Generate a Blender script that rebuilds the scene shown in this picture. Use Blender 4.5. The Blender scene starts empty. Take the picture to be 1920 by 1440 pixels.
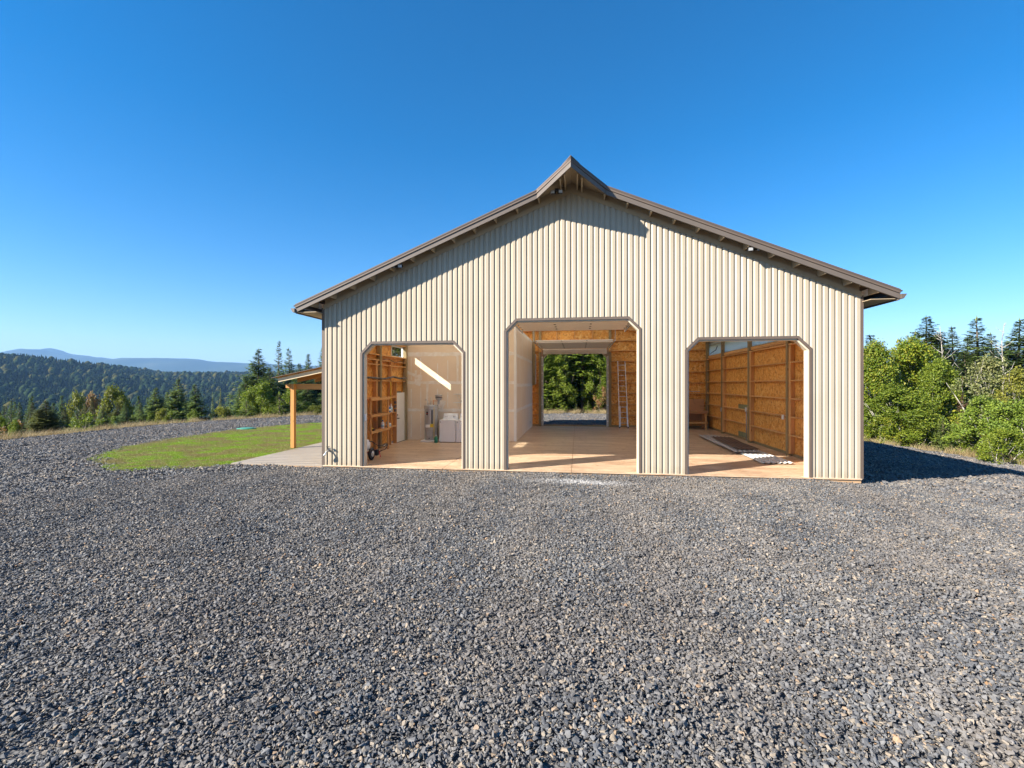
import bpy, bmesh, math, random
import numpy as np
from mathutils import Vector, Matrix

# ------------------------------------------------------------------ camera, world, sun, exposure
scene = bpy.context.scene
YAW = 0.13886
CAM = Vector((7.486, -13.078, 2.408))
FPX = 881.7                                   # focal length in pixels of a 1920 wide frame
cam_data = bpy.data.cameras.new('camera')
cam_data.sensor_width = 36.0
cam_data.lens = FPX / 1920 * 36.0
cam_data.clip_start = 0.05
cam_data.clip_end = 40000
cam = bpy.data.objects.new('camera', cam_data)
scene.collection.objects.link(cam)
cam.location = CAM
cam.rotation_euler = (math.pi / 2, 0, YAW)
scene.camera = cam

SUN_TRAVEL = Vector((1.0, 0.66, -0.72)).normalized()      # direction the sunlight travels
to_sun = -SUN_TRAVEL
world = bpy.data.worlds.new('World'); scene.world = world; world.use_nodes = True
wn = world.node_tree.nodes; wl = world.node_tree.links
wn.clear()
sky = wn.new('ShaderNodeTexSky'); sky.sky_type = 'NISHITA'; sky.sun_disc = False
sky.sun_elevation = math.asin(to_sun.z)
sky.sun_rotation = math.atan2(to_sun.x, to_sun.y)
sky.altitude = 300; sky.air_density = 1.0; sky.dust_density = 0.2; sky.ozone_density = 1.3
bg = wn.new('ShaderNodeBackground'); bg.inputs['Strength'].default_value = 0.051
wo = wn.new('ShaderNodeOutputWorld')
hs = wn.new('ShaderNodeHueSaturation'); hs.inputs['Saturation'].default_value = 1.55; hs.inputs['Hue'].default_value = 0.490
wl.new(sky.outputs[0], hs.inputs['Color']); tn = wn.new('ShaderNodeMix'); tn.data_type = 'RGBA'; tn.blend_type = 'MULTIPLY'; tn.inputs[0].default_value = 1.0; tn.inputs[7].default_value = (.96, 1.03, 1.27, 1)
wl.new(hs.outputs[0], tn.inputs[6]); wl.new(tn.outputs[2], bg.inputs[0]); wl.new(bg.outputs[0], wo.inputs[0])

sun_data = bpy.data.lights.new('sun', 'SUN'); sun_data.energy = 5.0
sun_data.angle = math.radians(0.53); sun_data.color = (1.0, 0.93, 0.82)
sun = bpy.data.objects.new('sun', sun_data); scene.collection.objects.link(sun)
sun.rotation_euler = SUN_TRAVEL.to_track_quat('-Z', 'Y').to_euler()
sun.location = (-20, -20, 30)

scene.view_settings.view_transform = 'Standard'
scene.view_settings.look = 'None'
scene.view_settings.exposure = 1.62
scene.view_settings.gamma = 1.0
scene.view_settings.use_curve_mapping = False
scene.render.engine = 'CYCLES'
cy = scene.cycles
cy.max_bounces = 12; cy.diffuse_bounces = 7; cy.glossy_bounces = 3; cy.transmission_bounces = 6
cy.transparent_max_bounces = 12; cy.volume_bounces = 0
cy.caustics_reflective = False; cy.caustics_refractive = False
cy.sample_clamp_indirect = 6.0
cy.use_denoising = True

C = scene.collection
RNG = random.Random(7)
FT = 0.3048

# ------------------------------------------------------------------ material helpers
def nodes_of(m):
    m.use_nodes = True
    nt = m.node_tree; nt.nodes.clear()
    out = nt.nodes.new('ShaderNodeOutputMaterial')
    p = nt.nodes.new('ShaderNodeBsdfPrincipled')
    nt.links.new(p.outputs[0], out.inputs[0])
    return nt, p, out

def ramp(nt, fac, stops, interp='LINEAR'):
    r = nt.nodes.new('ShaderNodeValToRGB'); r.color_ramp.interpolation = interp
    el = r.color_ramp.elements
    while len(el) > 1: el.remove(el[-1])
    el[0].position = stops[0][0]; el[0].color = (*stops[0][1], 1)
    for pos, c in stops[1:]:
        e = el.new(pos); e.color = (*c, 1)
    nt.links.new(fac, r.inputs[0])
    return r.outputs[0]

def coords(nt, scale=(1, 1, 1), rot=(0, 0, 0), world_space=True):
    if world_space:
        g = nt.nodes.new('ShaderNodeNewGeometry'); src = g.outputs['Position']
    else:
        g = nt.nodes.new('ShaderNodeTexCoord'); src = g.outputs['Object']
    mp = nt.nodes.new('ShaderNodeMapping'); mp.inputs['Scale'].default_value = scale
    mp.inputs['Rotation'].default_value = rot
    nt.links.new(src, mp.inputs[0]); return mp.outputs[0]

def noise(nt, vec, scale, detail=4, rough=.55, out=0):
    n = nt.nodes.new('ShaderNodeTexNoise'); n.inputs['Scale'].default_value = scale
    n.inputs['Detail'].default_value = detail; n.inputs['Roughness'].default_value = rough
    nt.links.new(vec, n.inputs['Vector']); return n.outputs[out]

def mix(nt, fac, a, b, mode='MIX'):
    m = nt.nodes.new('ShaderNodeMix'); m.data_type = 'RGBA'; m.blend_type = mode
    for sock, v in ((m.inputs[0], fac), (m.inputs[6], a), (m.inputs[7], b)):
        if isinstance(v, (int, float)): sock.default_value = v
        elif isinstance(v, tuple): sock.default_value = (*v, 1)
        else: nt.links.new(v, sock)
    return m.outputs[2]

def bump(nt, p, h, strength=.3, dist=.01):
    b = nt.nodes.new('ShaderNodeBump'); b.inputs['Strength'].default_value = strength
    b.inputs['Distance'].default_value = dist
    nt.links.new(h, b.inputs['Height']); nt.links.new(b.outputs[0], p.inputs['Normal'])

MATS = {}
def plain(name, col, rough=.6, metal=0., var=.12, nscale=6., bumpy=0.):
    m = bpy.data.materials.new(name); nt, p, out = nodes_of(m)
    v = coords(nt, world_space=False)
    f = noise(nt, v, nscale, 4)
    lo = tuple(c * (1 - var) for c in col); hi = tuple(min(1, c * (1 + var)) for c in col)
    nt.links.new(ramp(nt, f, [(.3, lo), (.7, hi)]), p.inputs['Base Color'])
    p.inputs['Roughness'].default_value = rough; p.inputs['Metallic'].default_value = metal
    if bumpy: bump(nt, p, noise(nt, v, nscale * 6, 3), bumpy, .01)
    MATS[name] = m; return m

def wood(name, c0, c1, axis=0, rough=.65, knots=True):
    """sawn lumber, grain along the given axis (0 x, 1 y, 2 z)"""
    m = bpy.data.materials.new(name); nt, p, out = nodes_of(m)
    s = [14, 14, 14]; s[axis] = .9
    v = coords(nt, tuple(s)); n1 = noise(nt, v, 1.6, 5, .6)
    s2 = [60, 60, 60]; s2[axis] = 2.5
    n2 = noise(nt, coords(nt, tuple(s2)), 1.0, 3)
    col = ramp(nt, n1, [(.25, c0), (.75, c1)])
    col = mix(nt, .25, col, ramp(nt, n2, [(.3, tuple(c * .55 for c in c0)), (.7, c1)]), 'MIX')
    oi = nt.nodes.new('ShaderNodeObjectInfo')
    col = mix(nt, 1.0, col, ramp(nt, oi.outputs['Random'], [(0, (.82, .80, .78)), (1, (1.0, 1.0, 1.0))]), 'MULTIPLY')
    if knots:
        s3 = [5, 5, 5]; s3[axis] = 2.0
        vo = nt.nodes.new('ShaderNodeTexVoronoi'); vo.inputs['Scale'].default_value = 1.0
        nt.links.new(coords(nt, tuple(s3)), vo.inputs['Vector'])
        k = ramp(nt, vo.outputs['Distance'], [(.05, (.45, .36, .3)), (.13, (1, 1, 1))])
        col = mix(nt, 1.0, col, k, 'MULTIPLY')
    nt.links.new(col, p.inputs['Base Color']); p.inputs['Roughness'].default_value = rough
    bump(nt, p, n2, .2, .003)
    MATS[name] = m; return m

def osb(name):
    m = bpy.data.materials.new(name); nt, p, out = nodes_of(m)
    cols = None; hs = []
    g = nt.nodes.new('ShaderNodeNewGeometry')
    wobble = noise(nt, g.outputs['Position'], 5, 2, .5, 1)
    for rot, sc in (((.5, .3, .35), (9, 9, 26)), ((.2, .6, -.5), (26, 9, 9)), ((.3, -.4, 1.1), (10, 24, 12))):
        v = coords(nt, sc, rot)
        vm = nt.nodes.new('ShaderNodeVectorMath'); vm.operation = 'ADD'
        nt.links.new(v, vm.inputs[0]); nt.links.new(wobble, vm.inputs[1])
        vo = nt.nodes.new('ShaderNodeTexVoronoi'); vo.inputs['Scale'].default_value = 1.0
        nt.links.new(vm.outputs[0], vo.inputs['Vector'])
        sep = nt.nodes.new('ShaderNodeSeparateColor'); nt.links.new(vo.outputs['Color'], sep.inputs[0])
        c = ramp(nt, sep.outputs[0], [(0, (.48, .18, .03)), (.25, (.73, .33, .055)), (.7, (.83, .42, .09)), (1, (.88, .57, .20))])
        hs.append(sep.outputs[1])
        cols = c if cols is None else mix(nt, ramp(nt, sep.outputs[2], [(.45, (0, 0, 0)), (.5, (1, 1, 1))]), cols, c)
    big = noise(nt, coords(nt, (1, 1, 1)), .8, 3)
    cols = mix(nt, 1.0, cols, ramp(nt, big, [(.3, (.84, .80, .76)), (.7, (1, 1, 1))]), 'MULTIPLY')
    nt.links.new(cols, p.inputs['Base Color']); p.inputs['Roughness'].default_value = .55
    bump(nt, p, hs[0], .25, .004)
    MATS[name] = m; return m

def leaf(name, cols, trans=.35, rough=.5):
    """foliage: colour varies by leaf (mesh island) and by tree"""
    m = bpy.data.materials.new(name); nt, p, out = nodes_of(m)
    g = nt.nodes.new('ShaderNodeNewGeometry')
    n = len(cols)
    c = ramp(nt, g.outputs['Random Per Island'], [((i + .0) / max(1, n - 1), q) for i, q in enumerate(cols)])
    oi = nt.nodes.new('ShaderNodeObjectInfo')
    c = mix(nt, 1.0, c, ramp(nt, oi.outputs['Random'], [(0, (.78, .82, .80)), (1, (1.12, 1.08, 1.0))]), 'MULTIPLY')
    pn = noise(nt, coords(nt, (1, 1, 1)), .45, 3)
    c = mix(nt, 1.0, c, ramp(nt, pn, [(.3, (.78, .82, .8)), (.7, (1.15, 1.1, 1.0))]), 'MULTIPLY')
    nt.links.new(c, p.inputs['Base Color']); p.inputs['Roughness'].default_value = rough
    p.inputs['Specular IOR Level'].default_value = .3
    t = nt.nodes.new('ShaderNodeBsdfTranslucent')
    nt.links.new(mix(nt, 1.0, c, (1.0, 1.1, .55), 'MULTIPLY'), t.inputs[0])
    ms = nt.nodes.new('ShaderNodeMixShader'); ms.inputs[0].default_value = trans
    nt.links.new(p.outputs[0], ms.inputs[1]); nt.links.new(t.outputs[0], ms.inputs[2])
    nt.links.new(ms.outputs[0], out.inputs[0])
    MATS[name] = m; return m

# surfaces
def siding_mat(name, col, rough):
    m = bpy.data.materials.new(name); nt, p, out = nodes_of(m)
    v = coords(nt, (1, 1, .12))
    f = noise(nt, v, 2.2, 4)
    dust = noise(nt, coords(nt, (1, 1, 1)), .7, 3)
    c = ramp(nt, f, [(.3, tuple(x * .95 for x in col)), (.7, tuple(min(1, x * 1.04) for x in col))])
    c = mix(nt, 1.0, c, ramp(nt, dust, [(.35, (.95, .94, .92)), (.65, (1, 1, 1))]), 'MULTIPLY')
    sx = nt.nodes.new('ShaderNodeSeparateXYZ'); gg = nt.nodes.new('ShaderNodeNewGeometry'); nt.links.new(gg.outputs['Position'], sx.inputs[0])
    spl = nt.nodes.new('ShaderNodeMath'); spl.operation = 'MULTIPLY_ADD'; spl.inputs[1].default_value = .5
    nt.links.new(noise(nt, coords(nt, (1, 1, 1)), 4, 5, .7), spl.inputs[0]); nt.links.new(sx.outputs[2], spl.inputs[2])
    c = mix(nt, ramp(nt, spl.outputs[0], [(.22, (.45, .45, .45)), (.5, (0, 0, 0))]), c, (.30, .22, .14))     # dried mud splash
    nt.links.new(c, p.inputs['Base Color']); p.inputs['Roughness'].default_value = rough
    p.inputs['Specular IOR Level'].default_value = .35
    oil = noise(nt, coords(nt, (1, 1, .5)), 1.4, 2)
    bump(nt, p, oil, .08, .02)
    MATS[name] = m
siding_mat('siding_tan', (.425, .362, .272), .42)
siding_mat('siding_inner', (.55, .50, .42), .5)
plain('brown_trim', (.115, .083, .062), .55, 0, .06, 3)
plain('brown_dark', (.085, .066, .056), .45, 0, .08, 3)
plain('fascia_brown', (0.120, 0.096, 0.078), .5, 0, .06, 3)
plain('soffit_tan', (.40, .31, .20), .6, 0, .08, 2)
plain('roof_metal', (.11, .085, .07), .4, .2, .08, 2)
plain('roof_underside', (.86, .85, .82), .6, 0, .04, 1)
plain('jamb_beige', (0.607, 0.534, 0.414), .5, 0, .05, 3)
osb('osb')
wood('lumber_x', (0.563, 0.282, 0.096), (0.768, 0.435, 0.166), 0)
wood('lumber_y', (0.589, 0.294, 0.096), (0.794, 0.461, 0.179), 1)
wood('lumber_z', (0.589, 0.294, 0.096), (0.794, 0.448, 0.173), 2)
wood('treated_z', (0.240, 0.186, 0.090), (0.396, 0.300, 0.156), 2)
wood('fir_x', (0.581, 0.440, 0.264), (0.704, 0.572, 0.378), 0)
wood('stain_x', (0.440, 0.194, 0.040), (0.563, 0.273, 0.066), 0)
wood('stain_y', (0.440, 0.194, 0.040), (0.563, 0.273, 0.066), 1)
wood('stain_z', (0.458, 0.198, 0.040), (0.581, 0.282, 0.066), 2)
wood('plywood_x', (.42, .20, .09), (.54, .28, .13), 0)

def drywall_mat():
    m = bpy.data.materials.new('drywall'); nt, p, out = nodes_of(m)
    f = noise(nt, coords(nt), 1.1, 4)
    nt.links.new(ramp(nt, f, [(.3, (.78, .64, .48)), (.7, (.83, .71, .56))]), p.inputs['Base Color'])
    p.inputs['Roughness'].default_value = .8
    MATS['drywall'] = m
    m = bpy.data.materials.new('joint_compound'); nt, p, out = nodes_of(m)
    f = noise(nt, coords(nt, (1, 1, 1)), 7, 4)
    nt.links.new(ramp(nt, f, [(.3, (.78, .70, .60)), (.65, (.88, .85, .80))]), p.inputs['Base Color'])
    p.inputs['Roughness'].default_value = .85
    MATS['joint_compound'] = m
drywall_mat()
plain('drywall_white', (.80, .78, .74), .7, 0, .04, 2)
plain('white_paint', (.80, .80, .78), .4, 0, .03, 2)
plain('enamel_white', (.82, .83, .85), .25, 0, .02, 2)
plain('panel_white', (.82, .81, .78), .4, 0, .03, 2)
plain('steel', (.55, .55, .55), .35, .9, .06, 10)
plain('galvanized', (.50, .51, .52), .45, .6, .1, 20)
plain('aluminium', (.70, .70, .70), .35, .7, .06, 8)
plain('heater_grey', (.43, .44, .45), .38, .25, .04, 3)
plain('black_plastic', (.025, .025, .027), .45, 0, .1, 8)
plain('dark_grey', (.09, .09, .095), .5, 0, .1, 8)
plain('rubber', (.022, .022, .023), .75, 0, .2, 20)
plain('yellow', (.75, .55, .05), .5, 0, .05, 8)
plain('blue_plastic', (.04, .22, .55), .4, 0, .05, 8)
plain('light_blue', (.35, .60, .75), .4, 0, .05, 8)
plain('green_plastic', (.03, .22, .12), .4, 0, .05, 8)
plain('red_paint', (.45, .03, .03), .4, 0, .05, 8)
plain('copper', (.60, .28, .15), .35, .9, .1, 10)
plain('sheet_white', (.60, .60, .57), .35, .1, .04, 4)
plain('sheet_brown', (.085, .06, .05), .4, .1, .08, 4)
plain('orange_soil', (.40, .24, .12), .9, 0, .25, 14)
plain('paint_green', (.20, .22, .12), .7, 0, .25, 9)
plain('lens', (.40, .40, .40), .3, 0, .03, 9)
plain('bark', (.13, .095, .07), .9, 0, .35, 9, .6)
plain('bark_red', (.24, .155, .115), .9, 0, .35, 9, .6)
plain('bark_grey', (.34, .31, .27), .9, 0, .3, 9, .5)

def glass_mat():
    m = bpy.data.materials.new('window_glass'); m.use_nodes = True
    nt = m.node_tree; nt.nodes.clear()
    out = nt.nodes.new('ShaderNodeOutputMaterial')
    t = nt.nodes.new('ShaderNodeBsdfTransparent'); t.inputs[0].default_value = (.93, .96, .95, 1)
    g = nt.nodes.new('ShaderNodeBsdfGlossy'); g.inputs['Roughness'].default_value = .02
    ms = nt.nodes.new('ShaderNodeMixShader')
    ms.inputs[0].default_value = .07; nt.links.new(t.outputs[0], ms.inputs[1]); nt.links.new(g.outputs[0], ms.inputs[2])
    nt.links.new(ms.outputs[0], out.inputs[0]); MATS['window_glass'] = m
    m = bpy.data.materials.new('fibreglass'); nt, p, out = nodes_of(m)
    p.inputs['Base Color'].default_value = (.80, .88, .88, 1); p.inputs['Roughness'].default_value = .5
    tr = nt.nodes.new('ShaderNodeBsdfTranslucent'); tr.inputs[0].default_value = (.86, .93, .92, 1)
    ms = nt.nodes.new('ShaderNodeMixShader'); ms.inputs[0].default_value = .88
    nt.links.new(p.outputs[0], ms.inputs[1]); nt.links.new(tr.outputs[0], ms.inputs[2])
    nt.links.new(ms.outputs[0], out.inputs[0]); MATS['fibreglass'] = m
    m = bpy.data.materials.new('added_skylight_warm'); nt, p, out = nodes_of(m)      # unseen added roof panels, tinted to warm the daylight inside
    p.inputs['Base Color'].default_value = (.9, .84, .68, 1); p.inputs['Roughness'].default_value = .5
    tr = nt.nodes.new('ShaderNodeBsdfTranslucent'); tr.inputs[0].default_value = (.97, .90, .74, 1)
    ms = nt.nodes.new('ShaderNodeMixShader'); ms.inputs[0].default_value = .96
    nt.links.new(p.outputs[0], ms.inputs[1]); nt.links.new(tr.outputs[0], ms.inputs[2])
    nt.links.new(ms.outputs[0], out.inputs[0]); MATS['added_skylight_warm'] = m
glass_mat()

def concrete_mat(name, cols, rough, streak=(1, 1, 1), spec=.5):
    m = bpy.data.materials.new(name); nt, p, out = nodes_of(m)
    a = noise(nt, coords(nt, streak), .9, 6, .62)
    b = noise(nt, coords(nt, tuple(s * 5 for s in streak)), 1.3, 5, .6)
    c = ramp(nt, a, [(.28, cols[0]), (.5, cols[1]), (.72, cols[2])])
    c = mix(nt, .35, c, ramp(nt, b, [(.3, cols[0]), (.7, cols[2])]))
    vo = noise(nt, coords(nt), 40, 2)
    c = mix(nt, 1.0, c, ramp(nt, vo, [(.3, (.93, .92, .91)), (.6, (1, 1, 1))]), 'MULTIPLY')
    nt.links.new(c, p.inputs['Base Color'])
    nt.links.new(ramp(nt, b, [(.3, (rough - .1,) * 3), (.7, (rough + .12,) * 3)]), p.inputs['Roughness'])
    p.inputs['Specular IOR Level'].default_value = spec
    bump(nt, p, b, .12, .004); MATS[name] = m
concrete_mat('stained_concrete', ((.27, .145, .08), (.51, .345, .215), (.75, .575, .40)), .34, (.7, 2.4, 1))
concrete_mat('patio_concrete', ((0.240, 0.200, 0.155), (0.285, 0.245, 0.194), (0.320, 0.280, 0.229)), .7, (0.458, 0.605, 0.572))
concrete_mat('stem_concrete', ((.34, .19, .09), (.44, .27, .14), (.50, .34, .2)), .85)

def gravel_base_mat():
    m = bpy.data.materials.new('gravel_ground'); nt, p, out = nodes_of(m)
    v = coords(nt)
    vo = nt.nodes.new('ShaderNodeTexVoronoi'); vo.inputs['Scale'].default_value = 34; nt.links.new(v, vo.inputs['Vector'])
    sep = nt.nodes.new('ShaderNodeSeparateColor'); nt.links.new(vo.outputs['Color'], sep.inputs[0])
    c = ramp(nt, sep.outputs[0], [(0, (0.052, 0.052, 0.057)), (.6, (0.097, 0.099, 0.103)), (.85, (0.143, 0.143, 0.143)), (1, (0.229, 0.188, 0.143))])
    soil = noise(nt, v, .35, 4)
    c = mix(nt, ramp(nt, soil, [(.45, (0, 0, 0)), (.75, (.4, .4, .4))]), c, (.19, .145, .10))
    nt.links.new(c, p.inputs['Base Color']); p.inputs['Roughness'].default_value = .9
    bump(nt, p, vo.outputs['Distance'], .8, .02); MATS['gravel_ground'] = m
    # loose stones: each stone (mesh island) has its own colour
    m = bpy.data.materials.new('gravel_stone'); nt, p, out = nodes_of(m)
    g = nt.nodes.new('ShaderNodeNewGeometry')
    oi = nt.nodes.new('ShaderNodeObjectInfo')
    mm = nt.nodes.new('ShaderNodeMath'); mm.operation = 'ADD'
    nt.links.new(g.outputs['Random Per Island'], mm.inputs[0]); nt.links.new(oi.outputs['Random'], mm.inputs[1])
    fr = nt.nodes.new('ShaderNodeMath'); fr.operation = 'FRACT'; nt.links.new(mm.outputs[0], fr.inputs[0])
    c = ramp(nt, fr.outputs[0], [(0, (0.050, 0.052, 0.057)), (.35, (0.090, 0.093, 0.099)), (.68, (0.134, 0.137, 0.141)), (.80, (0.169, 0.166, 0.164)), (.84, (0.208, 0.178, 0.139)), (.97, (0.273, 0.224, 0.169)), (1, (0.273, 0.158, 0.075))])
    # lanes where wheels have pressed pale brown fines up between the stones, running to the centre door
    wv = nt.nodes.new('ShaderNodeTexWave'); wv.wave_type = 'BANDS'; wv.bands_direction = 'X'; wv.inputs['Scale'].default_value = .17
    wv.inputs['Distortion'].default_value = 2.2; wv.inputs['Detail'].default_value = 4; wv.inputs['Detail Scale'].default_value = .35
    nt.links.new(coords(nt, (1, .22, 1), (0, 0, -.12)), wv.inputs['Vector'])
    c = mix(nt, ramp(nt, wv.outputs[1], [(.5, (0, 0, 0)), (.95, (.26, .26, .26))]), c, (.20, .175, .15))
    # brown fines trodden into the stones in patches
    patch = noise(nt, coords(nt), .30, 5, .6)
    c = mix(nt, ramp(nt, patch, [(.46, (0, 0, 0)), (.74, (.40, .40, .40))]), c, (.21, .172, .135))
    patch2 = noise(nt, coords(nt), .55, 4, .6)
    c = mix(nt, 1.0, c, ramp(nt, patch2, [(.3, (.8, .8, .82)), (.7, (1.15, 1.14, 1.12))]), 'MULTIPLY')
    fine = noise(nt, coords(nt), 120, 3)
    c = mix(nt, 1.0, c, ramp(nt, fine, [(.3, (.78, .78, .78)), (.7, (1.15, 1.15, 1.15))]), 'MULTIPLY')
    gp = nt.nodes.new('ShaderNodeNewGeometry'); mp = nt.nodes.new('ShaderNodeMapping')
    mp.inputs['Location'].default_value = (-7.6 * .55, 1.15 * 2.1, 0); mp.inputs['Scale'].default_value = (.55, 2.1, 0)
    nt.links.new(gp.outputs['Position'], mp.inputs[0])
    gr = nt.nodes.new('ShaderNodeTexGradient'); gr.gradient_type = 'SPHERICAL'; nt.links.new(mp.outputs[0], gr.inputs[0])
    dn = noise(nt, coords(nt), 3.5, 5, .7)
    dm = nt.nodes.new('ShaderNodeMath'); dm.operation = 'MULTIPLY'; nt.links.new(gr.outputs[1], dm.inputs[0]); nt.links.new(dn, dm.inputs[1])
    c = mix(nt, ramp(nt, dm.outputs[0], [(.05, (0, 0, 0)), (.45, (.75, .75, .75))]), c, (.42, .41, .40))      # spilt pale rock dust
    nt.links.new(c, p.inputs['Base Color']); p.inputs['Roughness'].default_value = .8
    MATS['gravel_stone'] = m
gravel_base_mat()

def terrain_mat():
    m = bpy.data.materials.new('rough_ground'); nt, p, out = nodes_of(m)
    a = noise(nt, coords(nt), .05, 6); b = noise(nt, coords(nt), 2.5, 5)
    c = mix(nt, b, ramp(nt, a, [(.35, (.10, .10, .045)), (.6, (.20, .16, .085))]), (.13, .115, .06))
    nt.links.new(c, p.inputs['Base Color']); p.inputs['Roughness'].default_value = .95
    bump(nt, p, b, .6, .1); MATS['rough_ground'] = m
    m = bpy.data.materials.new('lawn_soil'); nt, p, out = nodes_of(m)
    a = noise(nt, coords(nt), .9, 5)
    nt.links.new(ramp(nt, a, [(.38, (.24, .19, .11)), (.55, (.16, .20, .055)), (.7, (.14, .23, .04))]), p.inputs['Base Color'])
    p.inputs['Roughness'].default_value = .95; MATS['lawn_soil'] = m
    m = bpy.data.materials.new('hill_forest'); nt, p, out = nodes_of(m)
    a = noise(nt, coords(nt), .02, 6); 
    nt.links.new(ramp(nt, a, [(.35, (.022, .034, .018)), (.7, (.045, .06, .03))]), p.inputs['Base Color'])
    p.inputs['Roughness'].default_value = 1.0; p.inputs['Specular IOR Level'].default_value = 0.05; MATS['hill_forest'] = m
    m = bpy.data.materials.new('mountain_forest'); nt, p, out = nodes_of(m)
    a = noise(nt, coords(nt), .0022, 8, .65)
    nt.links.new(ramp(nt, a, [(.35, (.022, .036, .02)), (.6, (.04, .055, .03)), (.75, (.08, .085, .045))]), p.inputs['Base Color'])
    p.inputs['Roughness'].default_value = 1.0; p.inputs['Specular IOR Level'].default_value = 0.05; MATS['mountain_forest'] = m
terrain_mat()

def blade_mat(name, cols_a, cols_b, sc):
    m = bpy.data.materials.new(name); nt, p, out = nodes_of(m)
    g = nt.nodes.new('ShaderNodeNewGeometry')
    a = ramp(nt, g.outputs['Random Per Island'], [(0, cols_a[0]), (1, cols_a[1])])
    b = ramp(nt, g.outputs['Random Per Island'], [(0, cols_b[0]), (1, cols_b[1])])
    n = noise(nt, coords(nt, (1, 1.35, 1)), sc, 6, .68)
    c = mix(nt, ramp(nt, n, [(.44, (0, 0, 0)), (.58, (1, 1, 1))]), a, b)
    nt.links.new(c, p.inputs['Base Color']); p.inputs['Roughness'].default_value = .6
    t = nt.nodes.new('ShaderNodeBsdfTranslucent'); nt.links.new(c, t.inputs[0])
    ms = nt.nodes.new('ShaderNodeMixShader'); ms.inputs[0].default_value = .35
    nt.links.new(p.outputs[0], ms.inputs[1]); nt.links.new(t.outputs[0], ms.inputs[2])
    nt.links.new(ms.outputs[0], out.inputs[0]); MATS[name] = m
blade_mat('lawn_blades', ((0.199, 0.168, 0.054), (0.306, 0.253, 0.100)), ((0.146, 0.260, 0.012), (0.291, 0.421, 0.023)), .75)
blade_mat('straw_blades', ((0.357, 0.272, 0.136), (0.493, 0.391, 0.221)), ((0.255, 0.187, 0.085), (0.408, 0.306, 0.153)), .7)

leaf('needles_dark', [(0.068, 0.114, 0.036), (0.126, 0.187, 0.053), (0.182, 0.242, 0.068)], .12)
leaf('needles_green', [(0.072, 0.120, 0.034), (0.131, 0.193, 0.054), (0.192, 0.247, 0.070)], .18)
leaf('needles_olive', [(0.075, 0.089, 0.026), (0.127, 0.141, 0.039), (0.178, 0.186, 0.053)], .18)
leaf('needles_bright', [(0.102, 0.164, 0.023), (0.175, 0.248, 0.034), (0.267, 0.327, 0.052)], .25)
leaf('needles_rust', [(.16, .075, .045), (.22, .11, .06), (.27, .15, .09)], .2)
leaf('leaves_maple', [(0.103, 0.162, 0.018), (0.175, 0.251, 0.024), (0.277, 0.316, 0.033), (0.394, 0.352, 0.044)], .4)
leaf('leaves_lime', [(0.101, 0.151, 0.018), (0.169, 0.233, 0.026), (0.270, 0.303, 0.040)], .4)
leaf('leaves_pale', [(0.157, 0.181, 0.072), (0.241, 0.253, 0.102), (0.361, 0.349, 0.169)], .4)
leaf('leaves_gold', [(0.118, 0.139, 0.027), (0.198, 0.209, 0.036), (0.296, 0.291, 0.054)], .4)
leaf('leaves_brown', [(0.214, 0.113, 0.055), (0.330, 0.182, 0.089), (0.430, 0.269, 0.149)], .4)
def far_leaf(name, a, b):
    m = bpy.data.materials.new(name); nt, p, out = nodes_of(m)
    oi = nt.nodes.new('ShaderNodeObjectInfo')
    c = ramp(nt, oi.outputs['Random'], [(0, a), (1, b)])
    n1 = noise(nt, coords(nt), .012, 5, .6); n2 = noise(nt, coords(nt), .35, 4, .7)
    c = mix(nt, 1.0, c, ramp(nt, n1, [(.38, (.6, .65, .7)), (.62, (1.25, 1.2, 1.05))]), 'MULTIPLY')
    c = mix(nt, 1.0, c, ramp(nt, n2, [(.3, (.55, .6, .6)), (.7, (1.3, 1.3, 1.25))]), 'MULTIPLY')
    nt.links.new(c, p.inputs['Base Color']); p.inputs['Roughness'].default_value = 1.0; p.inputs['Specular IOR Level'].default_value = 0.0
    bump(nt, p, n2, .9, .6); MATS[name] = m
far_leaf('leaves_far', (.014, .026, .012), (.034, .050, .020))
far_leaf('leaves_far_gold', (.05, .055, .018), (.09, .08, .025))

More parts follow.
